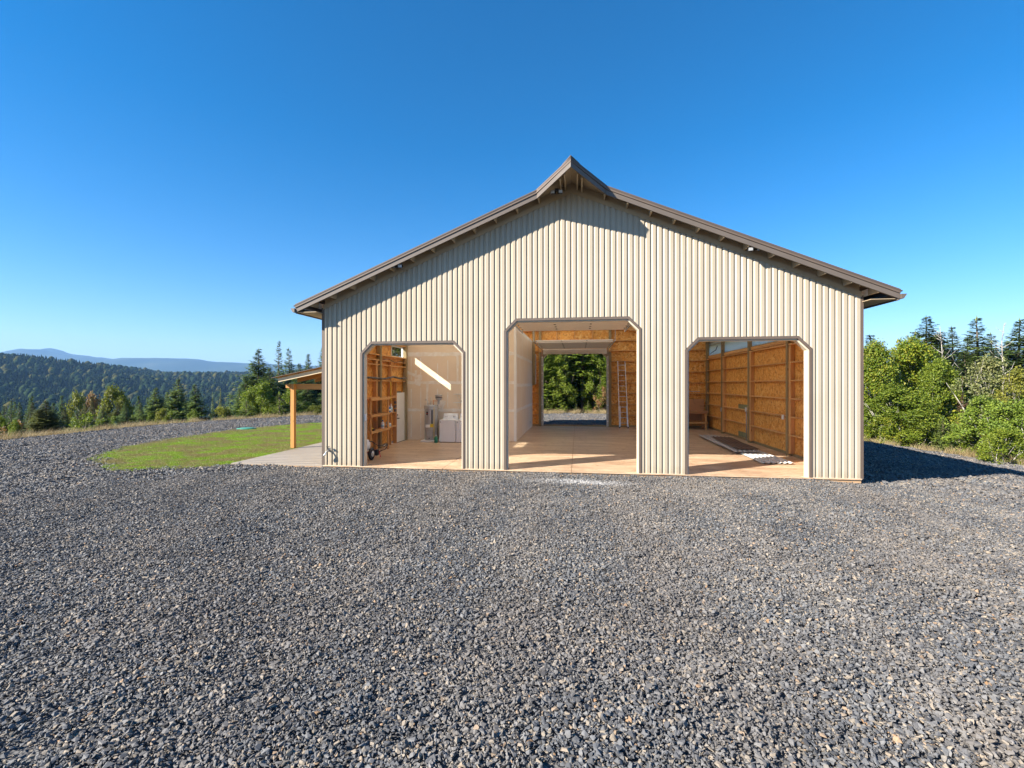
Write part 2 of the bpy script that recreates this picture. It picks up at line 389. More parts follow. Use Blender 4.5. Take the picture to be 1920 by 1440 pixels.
# ------------------------------------------------------------------ mesh helpers
class MB:
    def __init__(s): s.v = []; s.f = []
    def add(s, vs, fs):
        o = len(s.v); s.v += [tuple(p) for p in vs]; s.f += [tuple(i + o for i in f) for f in fs]; return s
    def box(s, x0, x1, y0, y1, z0, z1):
        vs = [(x, y, z) for z in (z0, z1) for y in (y0, y1) for x in (x0, x1)]
        return s.add(vs, [(0, 2, 3, 1), (4, 5, 7, 6), (0, 1, 5, 4), (2, 6, 7, 3), (0, 4, 6, 2), (1, 3, 7, 5)])
    def bar(s, a, b, w, h, up=(0, 0, 1)):
        a = Vector(a); b = Vector(b); d = (b - a).normalized(); up = Vector(up)
        if abs(d.dot(up)) > .99: up = Vector((1, 0, 0))
        r = d.cross(up).normalized(); u = r.cross(d)
        vs = [p + r * (i * w / 2) + u * (j * h / 2) for p in (a, b) for i, j in ((-1, -1), (1, -1), (1, 1), (-1, 1))]
        return s.add(vs, [(3, 2, 1, 0), (4, 5, 6, 7), (0, 1, 5, 4), (1, 2, 6, 5), (2, 3, 7, 6), (3, 0, 4, 7)])
    def cyl(s, a, b, r0, r1=None, n=12, caps=True):
        r1 = r0 if r1 is None else r1
        a = Vector(a); b = Vector(b); d = (b - a).normalized()
        up = Vector((0, 0, 1)) if abs(d.z) < .95 else Vector((1, 0, 0))
        r = d.cross(up).normalized(); u = r.cross(d)
        vs = []
        for p, q in ((a, r0), (b, r1)):
            for k in range(n):
                t = 2 * math.pi * k / n; vs.append(p + r * (q * math.cos(t)) + u * (q * math.sin(t)))
        fs = [(k, (k + 1) % n, n + (k + 1) % n, n + k) for k in range(n)]
        if caps: fs += [tuple(range(n - 1, -1, -1)), tuple(range(n, 2 * n))]
        return s.add(vs, fs)
    def tube(s, pts, r, n=6, r1=None):
        r1 = r if r1 is None else r1
        m = len(pts) - 1
        for i in range(m):
            s.cyl(pts[i], pts[i + 1], r + (r1 - r) * i / m, r + (r1 - r) * (i + 1) / m, n)
        return s
    def lathe(s, prof, cx, cy, z0=0, n=24):
        vs = [(cx + r * math.cos(2 * math.pi * k / n), cy + r * math.sin(2 * math.pi * k / n), z0 + z) for r, z in prof for k in range(n)]
        fs = [(i * n + k, i * n + (k + 1) % n, (i + 1) * n + (k + 1) % n, (i + 1) * n + k) for i in range(len(prof) - 1) for k in range(n)]
        fs += [tuple(range(n - 1, -1, -1)), tuple(range((len(prof) - 1) * n, len(prof) * n))]
        return s.add(vs, fs)
    def prism_xz(s, poly, y0, y1):
        n = len(poly)
        vs = [(x, y0, z) for x, z in poly] + [(x, y1, z) for x, z in poly]
        fs = [tuple(range(n)), tuple(range(2 * n - 1, n - 1, -1))] + [(i, n + i, n + (i + 1) % n, (i + 1) % n) for i in range(n)]
        return s.add(vs, fs)
    def prism_yz(s, poly, x0, x1):
        n = len(poly)
        vs = [(x0, y, z) for y, z in poly] + [(x1, y, z) for y, z in poly]
        fs = [tuple(range(n - 1, -1, -1)), tuple(range(n, 2 * n))] + [(i, (i + 1) % n, n + (i + 1) % n, n + i) for i in range(n)]
        return s.add(vs, fs)
    def mesh(s, name, smooth=False):
        me = bpy.data.meshes.new(name); me.from_pydata(s.v, [], s.f)
        if smooth: me.polygons.foreach_set('use_smooth', [True] * len(me.polygons))
        me.update(); return me
    def build(s, name, mat, parent=None, smooth=False, bevel=0):
        return obj(name, s.mesh(name, smooth), mat, parent, bevel)

def obj(name, me, mat, parent=None, bevel=0):
    o = bpy.data.objects.new(name, me); C.objects.link(o)
    if mat: me.materials.clear(); me.materials.append(MATS[mat])
    if parent:
        o.parent = parent
        par = parent; off = Vector((0, 0, 0))
        while par: off += par.location; par = par.parent
        o.location = -off                    # meshes are written in world coordinates
    if bevel:
        b = o.modifiers.new('bevel', 'BEVEL'); b.width = bevel; b.segments = 2; b.limit_method = 'ANGLE'
        b.harden_normals = False
    return o
def tag(o, label=None, cat=None, group=None, kind=None):
    if label: o['label'] = label
    if cat: o['category'] = cat
    if group: o['group'] = group
    if kind: o['kind'] = kind
    return o
def thing(name, loc, label, cat, group=None):
    o = bpy.data.objects.new(name, None); C.objects.link(o); o.location = loc; o.empty_display_size = .2
    return tag(o, label, cat, group)
def mesh_np(name, V, F, mat=None):
    me = bpy.data.meshes.new(name)
    me.from_pydata(np.asarray(V).tolist(), [], np.asarray(F).tolist() if not isinstance(F, list) else F)
    if mat: me.materials.append(MATS[mat])
    me.update(); return me

# ------------------------------------------------------------------ terrain
W = 48 * FT; DEP = 14.0
def xleft(y):
    y = np.asarray(y, float)
    return np.where(y < 12.5, -17.6, np.where(y < 26.4, -17.6 + np.abs(y - 12.5) ** 1.35 * .245, -9.0 + (y - 26.4) * .16))
def smooth(a, b, t):
    t = np.clip((t - a) / (b - a), 0, 1); return t * t * (3 - 2 * t)
def terrain(x, y):
    x = np.asarray(x, float); y = np.asarray(y, float)
    z = -.07 + 0 * x
    z = z - .065 * np.clip(x - 13.5, 0, 11) * smooth(-14, 2, y)
    z = z + .014 * np.sin(1.3 * x + .8 * np.sin(.6 * y)) * np.sin(.9 * y + .3 * x) + .008 * np.sin(3.1 * x + 1.7 * y)
    sl = np.clip(xleft(y) - x, 0, 1e5)
    z = z - np.minimum(.23 * sl ** 1.03, 34) - .06 * np.minimum(sl, 3)
    sr = np.clip(np.maximum(x - (24.8 - (y - 8) * .4), 0), 0, 1e5); z = z - np.minimum(.05 * sr, 5)
    sb = np.clip(y - 27, 0, 1e5); z = z - np.minimum(.03 * sb, 4) * (x > xleft(y))
    far = smooth(2200, 9000, np.hypot(x, y)); z = z - 20 * far
    return z
def tz(x, y): return float(terrain(x, y))

def axis(lo, hi, fine):
    a = list(np.arange(-34, 46.01, fine)); v = 46.; st = fine
    while v < hi: st *= 1.35; v += st; a.append(v)
    v = -34.; st = fine
    while v > lo: st *= 1.35; v -= st; a.insert(0, v)
    return np.array(a)
ax = axis(-9000, 9000, .8)
XX, YY = np.meshgrid(ax, ax)
ZZ = terrain(XX, YY) - .03
ZZ -= .10 * ((XX > xleft(YY) + 1.2) & (YY < 25.4) & (XX < 23.6 - (YY - 8) * .4))      # lies under the gravel sheet
n = len(ax)
V = np.stack([XX.ravel(), YY.ravel(), ZZ.ravel()], 1)
I = np.arange(n * n).reshape(n, n)
F = np.stack([I[:-1, :-1].ravel(), I[:-1, 1:].ravel(), I[1:, 1:].ravel(), I[1:, :-1].ravel()], 1)
ground = obj('ground', mesh_np('ground', V, F, 'rough_ground'), None); tag(ground, kind='structure')

LAWN = [(-8.9, 1.0), (-8.3, .25), (-7.2, -.3), (-6.2, -1.0), (-5.1, -1.35), (-4.2, -.75), (-3.1, -.08), (-3.06, 7.6), (-.05, 7.6), (-.05, 20.0), (-5.5, 17.6), (-8.6, 14.7), (-10.2, 11.8), (-10.6, 9.5), (-10.6, 5.9), (-9.9, 3.0)]
def inside(poly, x, y):
    x = np.asarray(x, float); y = np.asarray(y, float); r = np.zeros(x.shape, bool); m = len(poly)
    for i in range(m):
        x0, y0 = poly[i]; x1, y1 = poly[(i + 1) % m]
        c = ((y0 > y) != (y1 > y)); xi = x0 + (y - y0) * (x1 - x0) / (y1 - y0 + 1e-12)
        r ^= c & (x < xi)
    return r
def is_barn(x, y): return (x > -.1) & (x < W + .1) & (y > -.15) & (y < DEP + .1)
def is_patio(x, y): return (x > -3.1) & (x < .1) & (y > -.1) & (y < 7.6)
def is_gravel(x, y):
    g = (x > xleft(y) + .1 + .35 * np.sin(y * 1.1)) & (y < 26.2 + .4 * np.sin(x)) & (x < 24.6 - (y - 8) * .4) & (y > -12.9)
    return g & ~inside(LAWN, x + .12 * np.sin(5 * y), y + .1 * np.sin(4 * x)) & ~is_barn(x, y) & ~is_patio(x, y)

def region_mesh(name, mask, x0, x1, y0, y1, st, dz, mat):
    xs = np.arange(x0, x1 + 1e-6, st); ys = np.arange(y0, y1 + 1e-6, st)
    X, Y = np.meshgrid(xs, ys); Z = terrain(X, Y) + dz
    nx = len(xs); idx = np.arange(X.size).reshape(X.shape)
    ok = mask((X[:-1, :-1] + X[1:, 1:]) / 2, (Y[:-1, :-1] + Y[1:, 1:]) / 2).ravel()
    Fq = np.stack([idx[:-1, :-1].ravel(), idx[:-1, 1:].ravel(), idx[1:, 1:].ravel(), idx[1:, :-1].ravel()], 1)[ok]
    used, inv = np.unique(Fq, return_inverse=True)
    Vq = np.stack([X.ravel(), Y.ravel(), Z.ravel()], 1)[used]
    return mesh_np(name, Vq, inv.reshape(Fq.shape), mat)
gm = region_mesh('gravel_yard', lambda x, y: (x > xleft(y) - .1) & (y < 26.6) & (x < 24.9 - (y - 8) * .4) & ~inside(LAWN, x, y) & ~((x > 0) & (x < W) & (y > 0.2) & (y < DEP - .2)), -18.4, 34, -26, 27.2, .4, -.022, 'gravel_ground')
tag(obj('gravel_yard', gm, None), kind='structure')
lm = region_mesh('lawn_bed', lambda x, y: inside(LAWN, x, y), -11.2, 0.4, -2, 20.4, .2, .012, 'lawn_soil')
tag(obj('lawn_bed', lm, None), kind='structure')

# ------------------------------------------------------------------ scattering (gravel, grass, straw): real small meshes, instanced in patches
def scatter(name, base, patches, density, smin, smax, seed, tilt=0.0, gap=0.0):
    src = bpy.data.collections.new(name + '_patches')
    for i, me in enumerate(patches):
        src.objects.link(bpy.data.objects.new(name + '_patch', me))
    ng = bpy.data.node_groups.new(name + '_scatter', 'GeometryNodeTree')
    ng.interface.new_socket('Geometry', in_out='INPUT', socket_type='NodeSocketGeometry')
    ng.interface.new_socket('Geometry', in_out='OUTPUT', socket_type='NodeSocketGeometry')
    N = ng.nodes; L = ng.links
    gi = N.new('NodeGroupInput'); go = N.new('NodeGroupOutput')
    d = N.new('GeometryNodeDistributePointsOnFaces'); d.inputs['Density'].default_value = density
    d.inputs['Seed'].default_value = seed
    if gap:
        d.distribute_method = 'POISSON'; d.inputs['Distance Min'].default_value = gap; d.inputs['Density Max'].default_value = density * 4
    ci = N.new('GeometryNodeCollectionInfo'); ci.inputs['Collection'].default_value = src
    ci.inputs['Separate Children'].default_value = True; ci.inputs['Reset Children'].default_value = True
    ip = N.new('GeometryNodeInstanceOnPoints'); ip.inputs['Pick Instance'].default_value = True
    rr = N.new('FunctionNodeRandomValue'); rr.data_type = 'FLOAT_VECTOR'
    rr.inputs[0].default_value = (-tilt, -tilt, 0); rr.inputs[1].default_value = (tilt, tilt, 6.2832)
    rs = N.new('FunctionNodeRandomValue'); rs.data_type = 'FLOAT'
    rs.inputs[2].default_value = smin; rs.inputs[3].default_value = smax; rs.inputs['Seed'].default_value = seed + 5
    L.new(gi.outputs[0], d.inputs[0]); L.new(d.outputs[0], ip.inputs['Points'])
    L.new(ci.outputs[0], ip.inputs['Instance']); L.new(rr.outputs[0], ip.inputs['Rotation'])
    L.new(rs.outputs[1], ip.inputs['Scale']); L.new(ip.outputs[0], go.inputs[0])
    o = bpy.data.objects.new(name, base); C.objects.link(o)
    md = o.modifiers.new('scatter', 'NODES'); md.node_group = ng
    return o

def stone_shape(rng):
    bm = bmesh.new()
    for _ in range(9):
        v = Vector((rng.gauss(0, 1), rng.gauss(0, 1), rng.gauss(0, 1))).normalized() * rng.uniform(.8, 1.1)
        bm.verts.new((v.x * 1.25, v.y * .9, v.z * .62))
    r = bmesh.ops.convex_hull(bm, input=bm.verts)
    bmesh.ops.delete(bm, geom=[g for g in r['geom_interior'] if isinstance(g, bmesh.types.BMVert)], context='VERTS')
    bm.verts.index_update()
    V = np.array([v.co[:] for v in bm.verts]); Fc = np.array([[v.index for v in f.verts] for f in bm.faces]); bm.free()
    return V, Fc
def rot_mat(a, b, c):
    return np.array(Matrix.Rotation(c, 3, 'Z') @ Matrix.Rotation(b, 3, 'Y') @ Matrix.Rotation(a, 3, 'X'))
rng = random.Random(3)
shapes = [stone_shape(rng) for _ in range(28)]
def stone_patch(k, R, count, mean):
    rng = random.Random(100 + k); VV = []; FF = []; o = 0
    for i in range(count):
        a = rng.uniform(0, 6.2832); r = R * math.sqrt(rng.random())
        s = mean * math.exp(rng.gauss(0, .42)); s = min(s, mean * 2.4)
        V, Fc = shapes[rng.randrange(28)]
        M = rot_mat(rng.gauss(0, .45), rng.gauss(0, .45), rng.uniform(0, 6.28))
        P = (V * s) @ M.T + np.array([r * math.cos(a), r * math.sin(a), s * .38 + rng.uniform(-.002, .012)])
        VV.append(P); FF.append(Fc + o); o += len(V)
    return mesh_np('gravel_patch', np.concatenate(VV), np.concatenate(FF), 'gravel_stone')
near = region_mesh('gravel_near', lambda x, y: is_gravel(x, y) & (np.hypot(x - 7.5, y + 13.1) < 15.5), -9, 24, -13.1, 3, .2, .0, None)
tag(scatter('gravel', near, [stone_patch(k, .30, 380, .0112) for k in range(10)], 9, .9, 1.2, 1, .05, .24), 'loose crushed blue grey stone spread before the barn', 'gravel', kind='stuff')
far_g = region_mesh('gravel_far', lambda x, y: is_gravel(x, y) & (np.hypot(x - 7.5, y + 13.1) >= 15.5), -18.4, 25, -13.1, 26.6, .25, .0, None)
tag(scatter('gravel', far_g, [stone_patch(40 + k, .42, 260, .019) for k in range(8)], 6, .9, 1.25, 2, .05, .33), 'crushed stone of the drive that circles the barn', 'gravel', kind='stuff')

def blade_patch(name, k, R, count, hmin, hmax, w, lean, mat):
    rng = random.Random(500 + k); V = []; Fc = []
    for i in range(count):
        a = rng.uniform(0, 6.2832); r = R * math.sqrt(rng.random()); x = r * math.cos(a); y = r * math.sin(a)
        h = rng.uniform(hmin, hmax); t = rng.uniform(0, 6.2832); l = lean * h * rng.uniform(.3, 1.2); q = rng.uniform(0, 6.28)
        dx = math.cos(t) * w; dy = math.sin(t) * w; lx = math.cos(q) * l; ly = math.sin(q) * l; o = len(V)
        V += [(x - dx, y - dy, -.01), (x + dx, y + dy, -.01), (x + dx * .7 + lx * .4, y + dy * .7 + ly * .4, h * .6), (x - dx * .7 + lx * .4, y - dy * .7 + ly * .4, h * .6), (x + lx, y + ly, h)]
        Fc += [(o, o + 1, o + 2, o + 3), (o + 3, o + 2, o + 4)]
    return mesh_np(name, V, Fc, mat)
lawn_area = region_mesh('lawn_area', lambda x, y: inside(LAWN, x, y), -11.2, .2, -2, 20.4, .2, .012, None)
tag(scatter('lawn_grass', lawn_area, [blade_patch('grass_patch', k, .24, 330, .02, .06, .0035, .9, 'lawn_blades') for k in range(6)], 14, .8, 1.2, 3, 0, .2), 'short patchy green and brown lawn beside the patio', 'grass', kind='stuff')
def straw_mask(x, y):
    d = x - xleft(y)
    wob = .5 * np.sin(y * .9) + .4 * np.sin(y * 2.3)
    left = (d < .15) & (d > -1.6 - wob) & (y > -14) & (y < 26)
    rear = (y > 26.0 + .4 * np.sin(x)) & (y < 27.6 + .5 * np.sin(x * 2)) & (x > -9) & (x < 18)
    right = (x > 24.6 - (y - 8) * .4 - .1) & (x < 25.2 - (y - 8) * .4 + .3 * np.sin(y)) & (y > -4) & (y < 26)
    return left | rear | right
straw_area = region_mesh('straw_area', straw_mask, -21, 32, -14, 28.4, .25, .0, None)
tag(scatter('dry_grass', straw_area, [blade_patch('straw_patch', 20 + k, .3, 120, .12, .42, .004, .8, 'straw_blades') for k in range(5)], 5, .7, 1.3, 4), 'dry straw coloured grass along the rim of the gravel', 'dry grass', kind='stuff')

# ------------------------------------------------------------------ hills and mountains
def place(px, depth):
    """world x, y of a spot seen in column px of the frame at a given distance along the view axis"""
    a = (px - 960) / FPX * depth
    return (CAM.x + a * math.cos(YAW) - depth * math.sin(YAW), CAM.y + a * math.sin(YAW) + depth * math.cos(YAW))
def vnoise(x, y, seed, octs=5):
    r = np.zeros_like(x); amp = 1.; rs = np.random.RandomState(seed); f = 1.
    for o in range(octs):
        for _ in range(3):
            th = rs.rand() * 6.28; ph = rs.rand() * 6.28
            r += amp * np.sin(f * (x * np.cos(th) + y * np.sin(th)) + ph) / 3
        amp *= .5; f *= 2.03
    return r
def ridge(name, prof, depth_c, d0, d1, base, mat, nd, nu, wav, amp, seed, drop=0):
    us = np.linspace(-700, 980, nu); ds = np.linspace(d0, d1, nd)
    pu = [p[0] for p in prof]; pe = [720 - p[1] - drop for p in prof]
    U, D = np.meshgrid(us, ds)
    crest = 2.4 + np.interp(U, pu, pe) / FPX * depth_c
    t = np.where(D < depth_c, (D - d0) / (depth_c - d0), 1 + (D - depth_c) / (d1 - depth_c))
    shape = np.where(t < 1, np.sin(np.clip(t, 0, 1) * math.pi / 2) ** 1.25, np.cos(np.clip(t - 1, 0, 1) * math.pi / 2))
    A = (U - 960) / FPX * depth_c * (.55 + .45 * D / depth_c)
    X = CAM.x + A * math.cos(YAW) - D * math.sin(YAW); Y = CAM.y + A * math.sin(YAW) + D * math.cos(YAW)
    nz = vnoise(X * wav, Y * wav, seed) * amp * np.sin(np.clip(t, 0, 2) / 2 * math.pi) * np.where(np.abs(t - 1) < .12, .12, 1)
    Z = base + (crest - base) * shape + nz
    idx = np.arange(U.size).reshape(U.shape)
    Fq = np.stack([idx[:-1, :-1].ravel(), idx[:-1, 1:].ravel(), idx[1:, 1:].ravel(), idx[1:, :-1].ravel()], 1)
    me = mesh_np(name, np.stack([X.ravel(), Y.ravel(), Z.ravel()], 1), Fq, mat)
    return me
mt_prof = [(-700, 690), (-300, 680), (-60, 672), (17, 664), (42, 660), (62, 656), (80, 656), (90, 659), (107, 664), (160, 671), (173, 670.5), (217, 676), (240, 672), (258, 672), (283, 673), (329, 676.4), (393, 677.8), (420, 682), (446, 685), (471, 686), (572, 686), (980, 690)]
tag(obj('mountain_range', ridge('mountain_range', mt_prof, 6000, 4000, 7800, -60, 'mountain_forest', 60, 340, .0022, 45, 5), None), kind='structure')
hillA = [(-700, 672), (-200, 672), (0, 674), (50, 677), (100, 684), (150, 690), (200, 691), (233, 699), (266, 708), (300, 714), (360, 722), (440, 740), (980, 760)]
hillB = [(-700, 720), (100, 720), (200, 716), (270, 707), (320, 704), (333, 704), (400, 706), (425, 703), (455, 703), (500, 706), (620, 706), (980, 706)]
meA = ridge('forest_hill', hillA, 1050, 430, 1900, -38, 'hill_forest', 44, 200, .012, 15, 8, 4)
meB = ridge('forest_hill', hillB, 1450, 620, 2400, -40, 'hill_forest', 44, 200, .010, 15, 9, 3)
tag(obj('forest_hill', meA, None), kind='structure'); tag(obj('forest_hill', meB, None), kind='structure')
def far_conifer(k, mat):
    """a far conifer: ragged stacked skirts closed round the stem"""
    rng = random.Random(900 + k); m = MB(); n = 9; T = 6; wd = rng.uniform(.16, .24)
    for lv in range(T):
        z0 = .04 + .80 * lv / T; r = wd * (1 - lv / T) ** .85 + .02; zt = z0 + .36 * (1 - .3 * lv / T); o = len(m.v)
        ring = []
        for q in range(n):
            a = 6.2832 * (q + rng.uniform(-.25, .25)) / n; w = r * rng.uniform(.7, 1.25)
            ring.append((w * math.cos(a), w * math.sin(a), z0 + rng.uniform(-.03, .03)))
        m.add(ring + [(rng.uniform(-.01, .01), rng.uniform(-.01, .01), min(1.0, zt)), (0, 0, z0 + .06)], [(q, (q + 1) % n, n) for q in range(n)] + [((q + 1) % n, q, n + 1) for q in range(n)])
    me = m.mesh('far_tree', True); me.materials.append(MATS[mat]); return me
def far_round(k, mat):
    rng = random.Random(950 + k); m = MB(); n = 11; L_ = 7
    rings = []
    for i in range(L_):
        t = (i + .5) / L_; z = .1 + .9 * t; r = .34 * math.sin(math.pi * (.12 + .83 * t)) ** .7
        rings += [(r * rng.uniform(.72, 1.2) * math.cos(6.2832 * q / n), r * rng.uniform(.72, 1.2) * math.sin(6.2832 * q / n), z + rng.uniform(-.04, .04)) for q in range(n)]
    fs = [(i * n + q, i * n + (q + 1) % n, (i + 1) * n + (q + 1) % n, (i + 1) * n + q) for i in range(L_ - 1) for q in range(n)]
    m.add(rings + [(0, 0, 1.02)], fs + [((L_ - 1) * n + q, (L_ - 1) * n + (q + 1) % n, L_ * n) for q in range(n)])
    me = m.mesh('far_tree', True); me.materials.append(MATS[mat]); return me
fars = [far_conifer(k, 'leaves_far') for k in range(14)] + [far_round(1, 'leaves_far'), far_round(2, 'leaves_far'), far_round(3, 'leaves_far_gold')]
tag(scatter('hill_forest', meA.copy(), fars, .020, 8, 19, 11), 'dark conifer forest covering the near hillside across the valley', 'forest', kind='stuff')
tag(scatter('hill_forest', meB.copy(), fars, .014, 9, 20, 12), 'paler conifer forest on the farther ridge across the valley', 'forest', kind='stuff')
def valley_mask(x, y):
    return (x < xleft(y) - 60)
def valley_mesh():
    us = np.linspace(-300, 620, 60); ds = np.linspace(130, 640, 60)
    U, D = np.meshgrid(us, ds); A = (U - 960) / FPX * D
    X = CAM.x + A * math.cos(YAW) - D * math.sin(YAW); Y = CAM.y + A * math.sin(YAW) + D * math.cos(YAW)
    Z = terrain(X, Y); idx = np.arange(U.size).reshape(U.shape)
    Fq = np.stack([idx[:-1, :-1].ravel(), idx[:-1, 1:].ravel(), idx[1:, 1:].ravel(), idx[1:, :-1].ravel()], 1)
    return mesh_np('valley', np.stack([X.ravel(), Y.ravel(), Z.ravel()], 1), Fq)
tag(scatter('valley_forest', valley_mesh(), fars, .013, 6, 13, 14), 'mixed forest filling the valley floor below the drive', 'forest', kind='stuff')

# ------------------------------------------------------------------ concrete slab and patio
slab = thing('concrete_floor', (0, 0, 0), None, None); slab['kind'] = 'structure'
MB().box(.02, W - .02, -.03, DEP, -.5, -.03).build('slab_base', 'stem_concrete', slab)
xs = [-.0, 3.66, 7.315, 10.97, W]; ys = [-.06, 4.67, 9.33, DEP]
for i in range(4):
    for j in range(3):
        g = .006
        MB().box(xs[i] + (g if i else .02), xs[i + 1] - (g if i < 3 else .02), ys[j] + (g if j else 0), ys[j + 1] - g, -.028, 0).build('floor_panel', 'stained_concrete', slab)
patio = thing('patio', (-1.5, 3.7, -.1), None, None); patio['kind'] = 'structure'
MB().box(-3.02, -.02, -.06, 7.55, -.35, -.045).build('patio_base', 'stem_concrete', patio)
y = -.06; k = 0
while y < 7.4:
    MB().box(-3.02, -.025, y + .045, y + .30, -.043, -.012 - .001 * (k % 2)).build('plank', 'patio_concrete', patio)
    MB().box(-3.019, -.03, y + .301, y + .351, -.0428, -.0145).build('joint_filler', 'brown_dark', patio)
    y += .307; k += 1

# ------------------------------------------------------------------ the barn
barn = thing('pole_barn', (W / 2, DEP / 2, 0), 'tan ribbed metal pole barn with three open door bays and brown gable trim', 'barn')
SL = .4167; CX = W / 2
def zf(x): return 4.74 + SL * (CX - abs(x - CX))            # underside line of the roof deck
DOORS = [(4 * FT, 14 * FT, 3.60, .30), (18 * FT, 30 * FT, 4.19, .305), (34 * FT, 44 * FT, 3.60, .30)]
PITCH = 6 * .0254
PROFILE = [(0, 0), (.034, .025), (.114, .025), (.120, 0)]    # x in the rib, height of the rib
def rib_points(a, b):
    pts = []; k = math.floor(a / PITCH) - 1
    while k * PITCH < b + PITCH:
        for px, h in PROFILE: pts.append((k * PITCH + px, h))
        k += 1
    def hh(x):
        for i in range(len(pts) - 1):
            if pts[i][0] <= x <= pts[i + 1][0]:
                t = (x - pts[i][0]) / (pts[i + 1][0] - pts[i][0] + 1e-9); return pts[i][1] + t * (pts[i + 1][1] - pts[i][1])
        return 0
    r = [(x, h) for x, h in pts if a + 1e-6 < x < b - 1e-6]
    return [(a, hh(a))] + r + [(b, hh(b))], hh
def door_bottom(x, xm, doors):
    for a, b, H, c in doors:
        if a < xm < b:
            e = min(x - a, b - x); return H - c + e if e < c else H
    return 0.0
def sheet(a, b, top, bottoms, place3, breaks=()):
    """ribbed sheet between a and b; bottoms(x, xm) gives the bottom edge; place3 maps (u, h, z) to world"""
    pts, hh = rib_points(a, b)
    us = sorted(set([round(p[0], 5) for p in pts] + [round(q, 5) for q in breaks if a < q < b]))
    m = MB()
    for u0, u1 in zip(us[:-1], us[1:]):
        um = (u0 + u1) / 2; b0 = bottoms(u0, um); b1 = bottoms(u1, um); t0 = top(u0); t1 = top(u1)
        for lo0, lo1, hi0, hi1 in ([(b0, b1, t0, t1)] if not isinstance(b0, list) else [(p[0], p[0], p[1] if p[1] else t0, p[1] if p[1] else t1) for p in b0]):
            m.add([place3(u0, hh(u0), lo0), place3(u1, hh(u1), lo1), place3(u1, hh(u1), hi1), place3(u0, hh(u0), hi0)], [(0, 1, 2, 3)])
    return m
brk = [v for a, b, H, c in DOORS for v in (a, b, a + c, b - c)] + [CX]
pw = 3 * FT
for k in range(16):
    sheet(k * pw + .0005, (k + 1) * pw - .0005, lambda x: zf(x) - .02, lambda x, xm: door_bottom(x, xm, DOORS), lambda u, h, z: (u, -.012 - h, z), brk).build('siding_panel', 'siding_tan', barn)
rdoor = [(18 * FT, 30 * FT, 4.19, .305)]
for k in range(16):
    sheet(k * pw + .0005, (k + 1) * pw - .0005, lambda x: zf(x) - .02, lambda x, xm: door_bottom(x, xm, rdoor), lambda u, h, z: (u, DEP + .012 + h, z), brk).build('siding_panel', 'siding_tan', barn)
LWIN = [(1.12, 2.72), (5.05, 6.36)]; WZ0, WZ1 = 3.52, 3.98
ldoor = (5.30, 6.18, 2.06)
def left_bottom(u, um):
    for a, b in LWIN:
        if a < um < b: return [(0.0 if not (ldoor[0] < um < ldoor[1]) else ldoor[2], WZ0), (WZ1, None)]
    if ldoor[0] < um < ldoor[1]: return [(ldoor[2], None)]
    return [(0.0, None)]
for k in range(16):
    a = k * pw; b = min((k + 1) * pw, DEP)
    if b - a < .1: continue
    sheet(a + .0005, b - .0005, lambda x: 4.70, left_bottom, lambda u, h, z: (-.012 - h, u, z), [v for w_ in LWIN for v in w_] + list(ldoor[:2])).build('siding_panel', 'siding_tan', barn)
    TL0, TL1 = 3.96, 4.62
    def right_bottom(u, um): return [(0.0, TL0 + .03), (TL1 - .03, None)] if um > 4.0 else [(0.0, None)]
    sheet(a + .0005, b - .0005, lambda x: 4.70, right_bottom, lambda u, h, z: (W + .012 + h, u, z), [4.0]).build('siding_panel', 'siding_tan', barn)
    if b > 4.0:
        a2 = max(a, 4.0)
        sheet(a2 + .001, b - .001, lambda x: TL1, lambda u, um: TL0, lambda u, h, z: (W + .006 + h, u, z)).build('translucent_panel', 'fibreglass', barn)

# openings: J-trim outside, beige jamb reveal inside
def offset_path(path, w):
    out = []; n = len(path)
    for i in range(n):
        ds = []
        if i > 0: ds.append(Vector((path[i][0] - path[i - 1][0], path[i][1] - path[i - 1][1])).normalized())
        if i < n - 1: ds.append(Vector((path[i + 1][0] - path[i][0], path[i + 1][1] - path[i][1])).normalized())
        ns = [Vector((-d.y, d.x)) for d in ds]
        if len(ns) == 1: v = ns[0] * w
        else:
            s = (ns[0] + ns[1]).normalized(); v = s * (w / max(.3, s.dot(ns[0])))
        out.append((path[i][0] + v.x, path[i][1] + v.y))
    return out
def strip(path, w0, w1, y0, y1):
    A = offset_path(path, w0); B = offset_path(path, w1); m = MB(); n = len(path)
    vs = [(x, y0, z) for x, z in A] + [(x, y0, z) for x, z in B] + [(x, y1, z) for x, z in A] + [(x, y1, z) for x, z in B]
    fs = []
    for i in range(n - 1):
        a, b, c, d = i, i + 1, n + i + 1, n + i
        fs += [(a, d, c, b), (2 * n + a, 2 * n + b, 2 * n + c, 2 * n + d), (a, b, 2 * n + b, 2 * n + a), (d, 2 * n + d, 2 * n + c, c)]
    fs += [(0, 2 * n, 3 * n, n), (n - 1, 2 * n - 1, 4 * n - 1, 3 * n - 1)]
    return m.add(vs, fs)
def door_path(a, b, H, c, z0=-.02):
    return [(a, z0), (a, H - c), (a + c, H), (b - c, H), (b, H - c), (b, z0)]
for a, b, H, c in DOORS:
    p = door_path(a, b, H, c)
    t = strip(p, -.02, .036, -.052, -.005).build('door_trim', 'brown_trim', barn)
    strip(p, -.055, -.002, -.006, .19).build('door_jamb', 'jamb_beige', barn)
    strip(p, .037, .050, -.046, -.038).build('trim_lip', 'brown_dark', t)
strip(door_path(*rdoor[0]), -.05, .0, DEP - .2, DEP + .03).build('door_jamb', 'jamb_beige', barn)
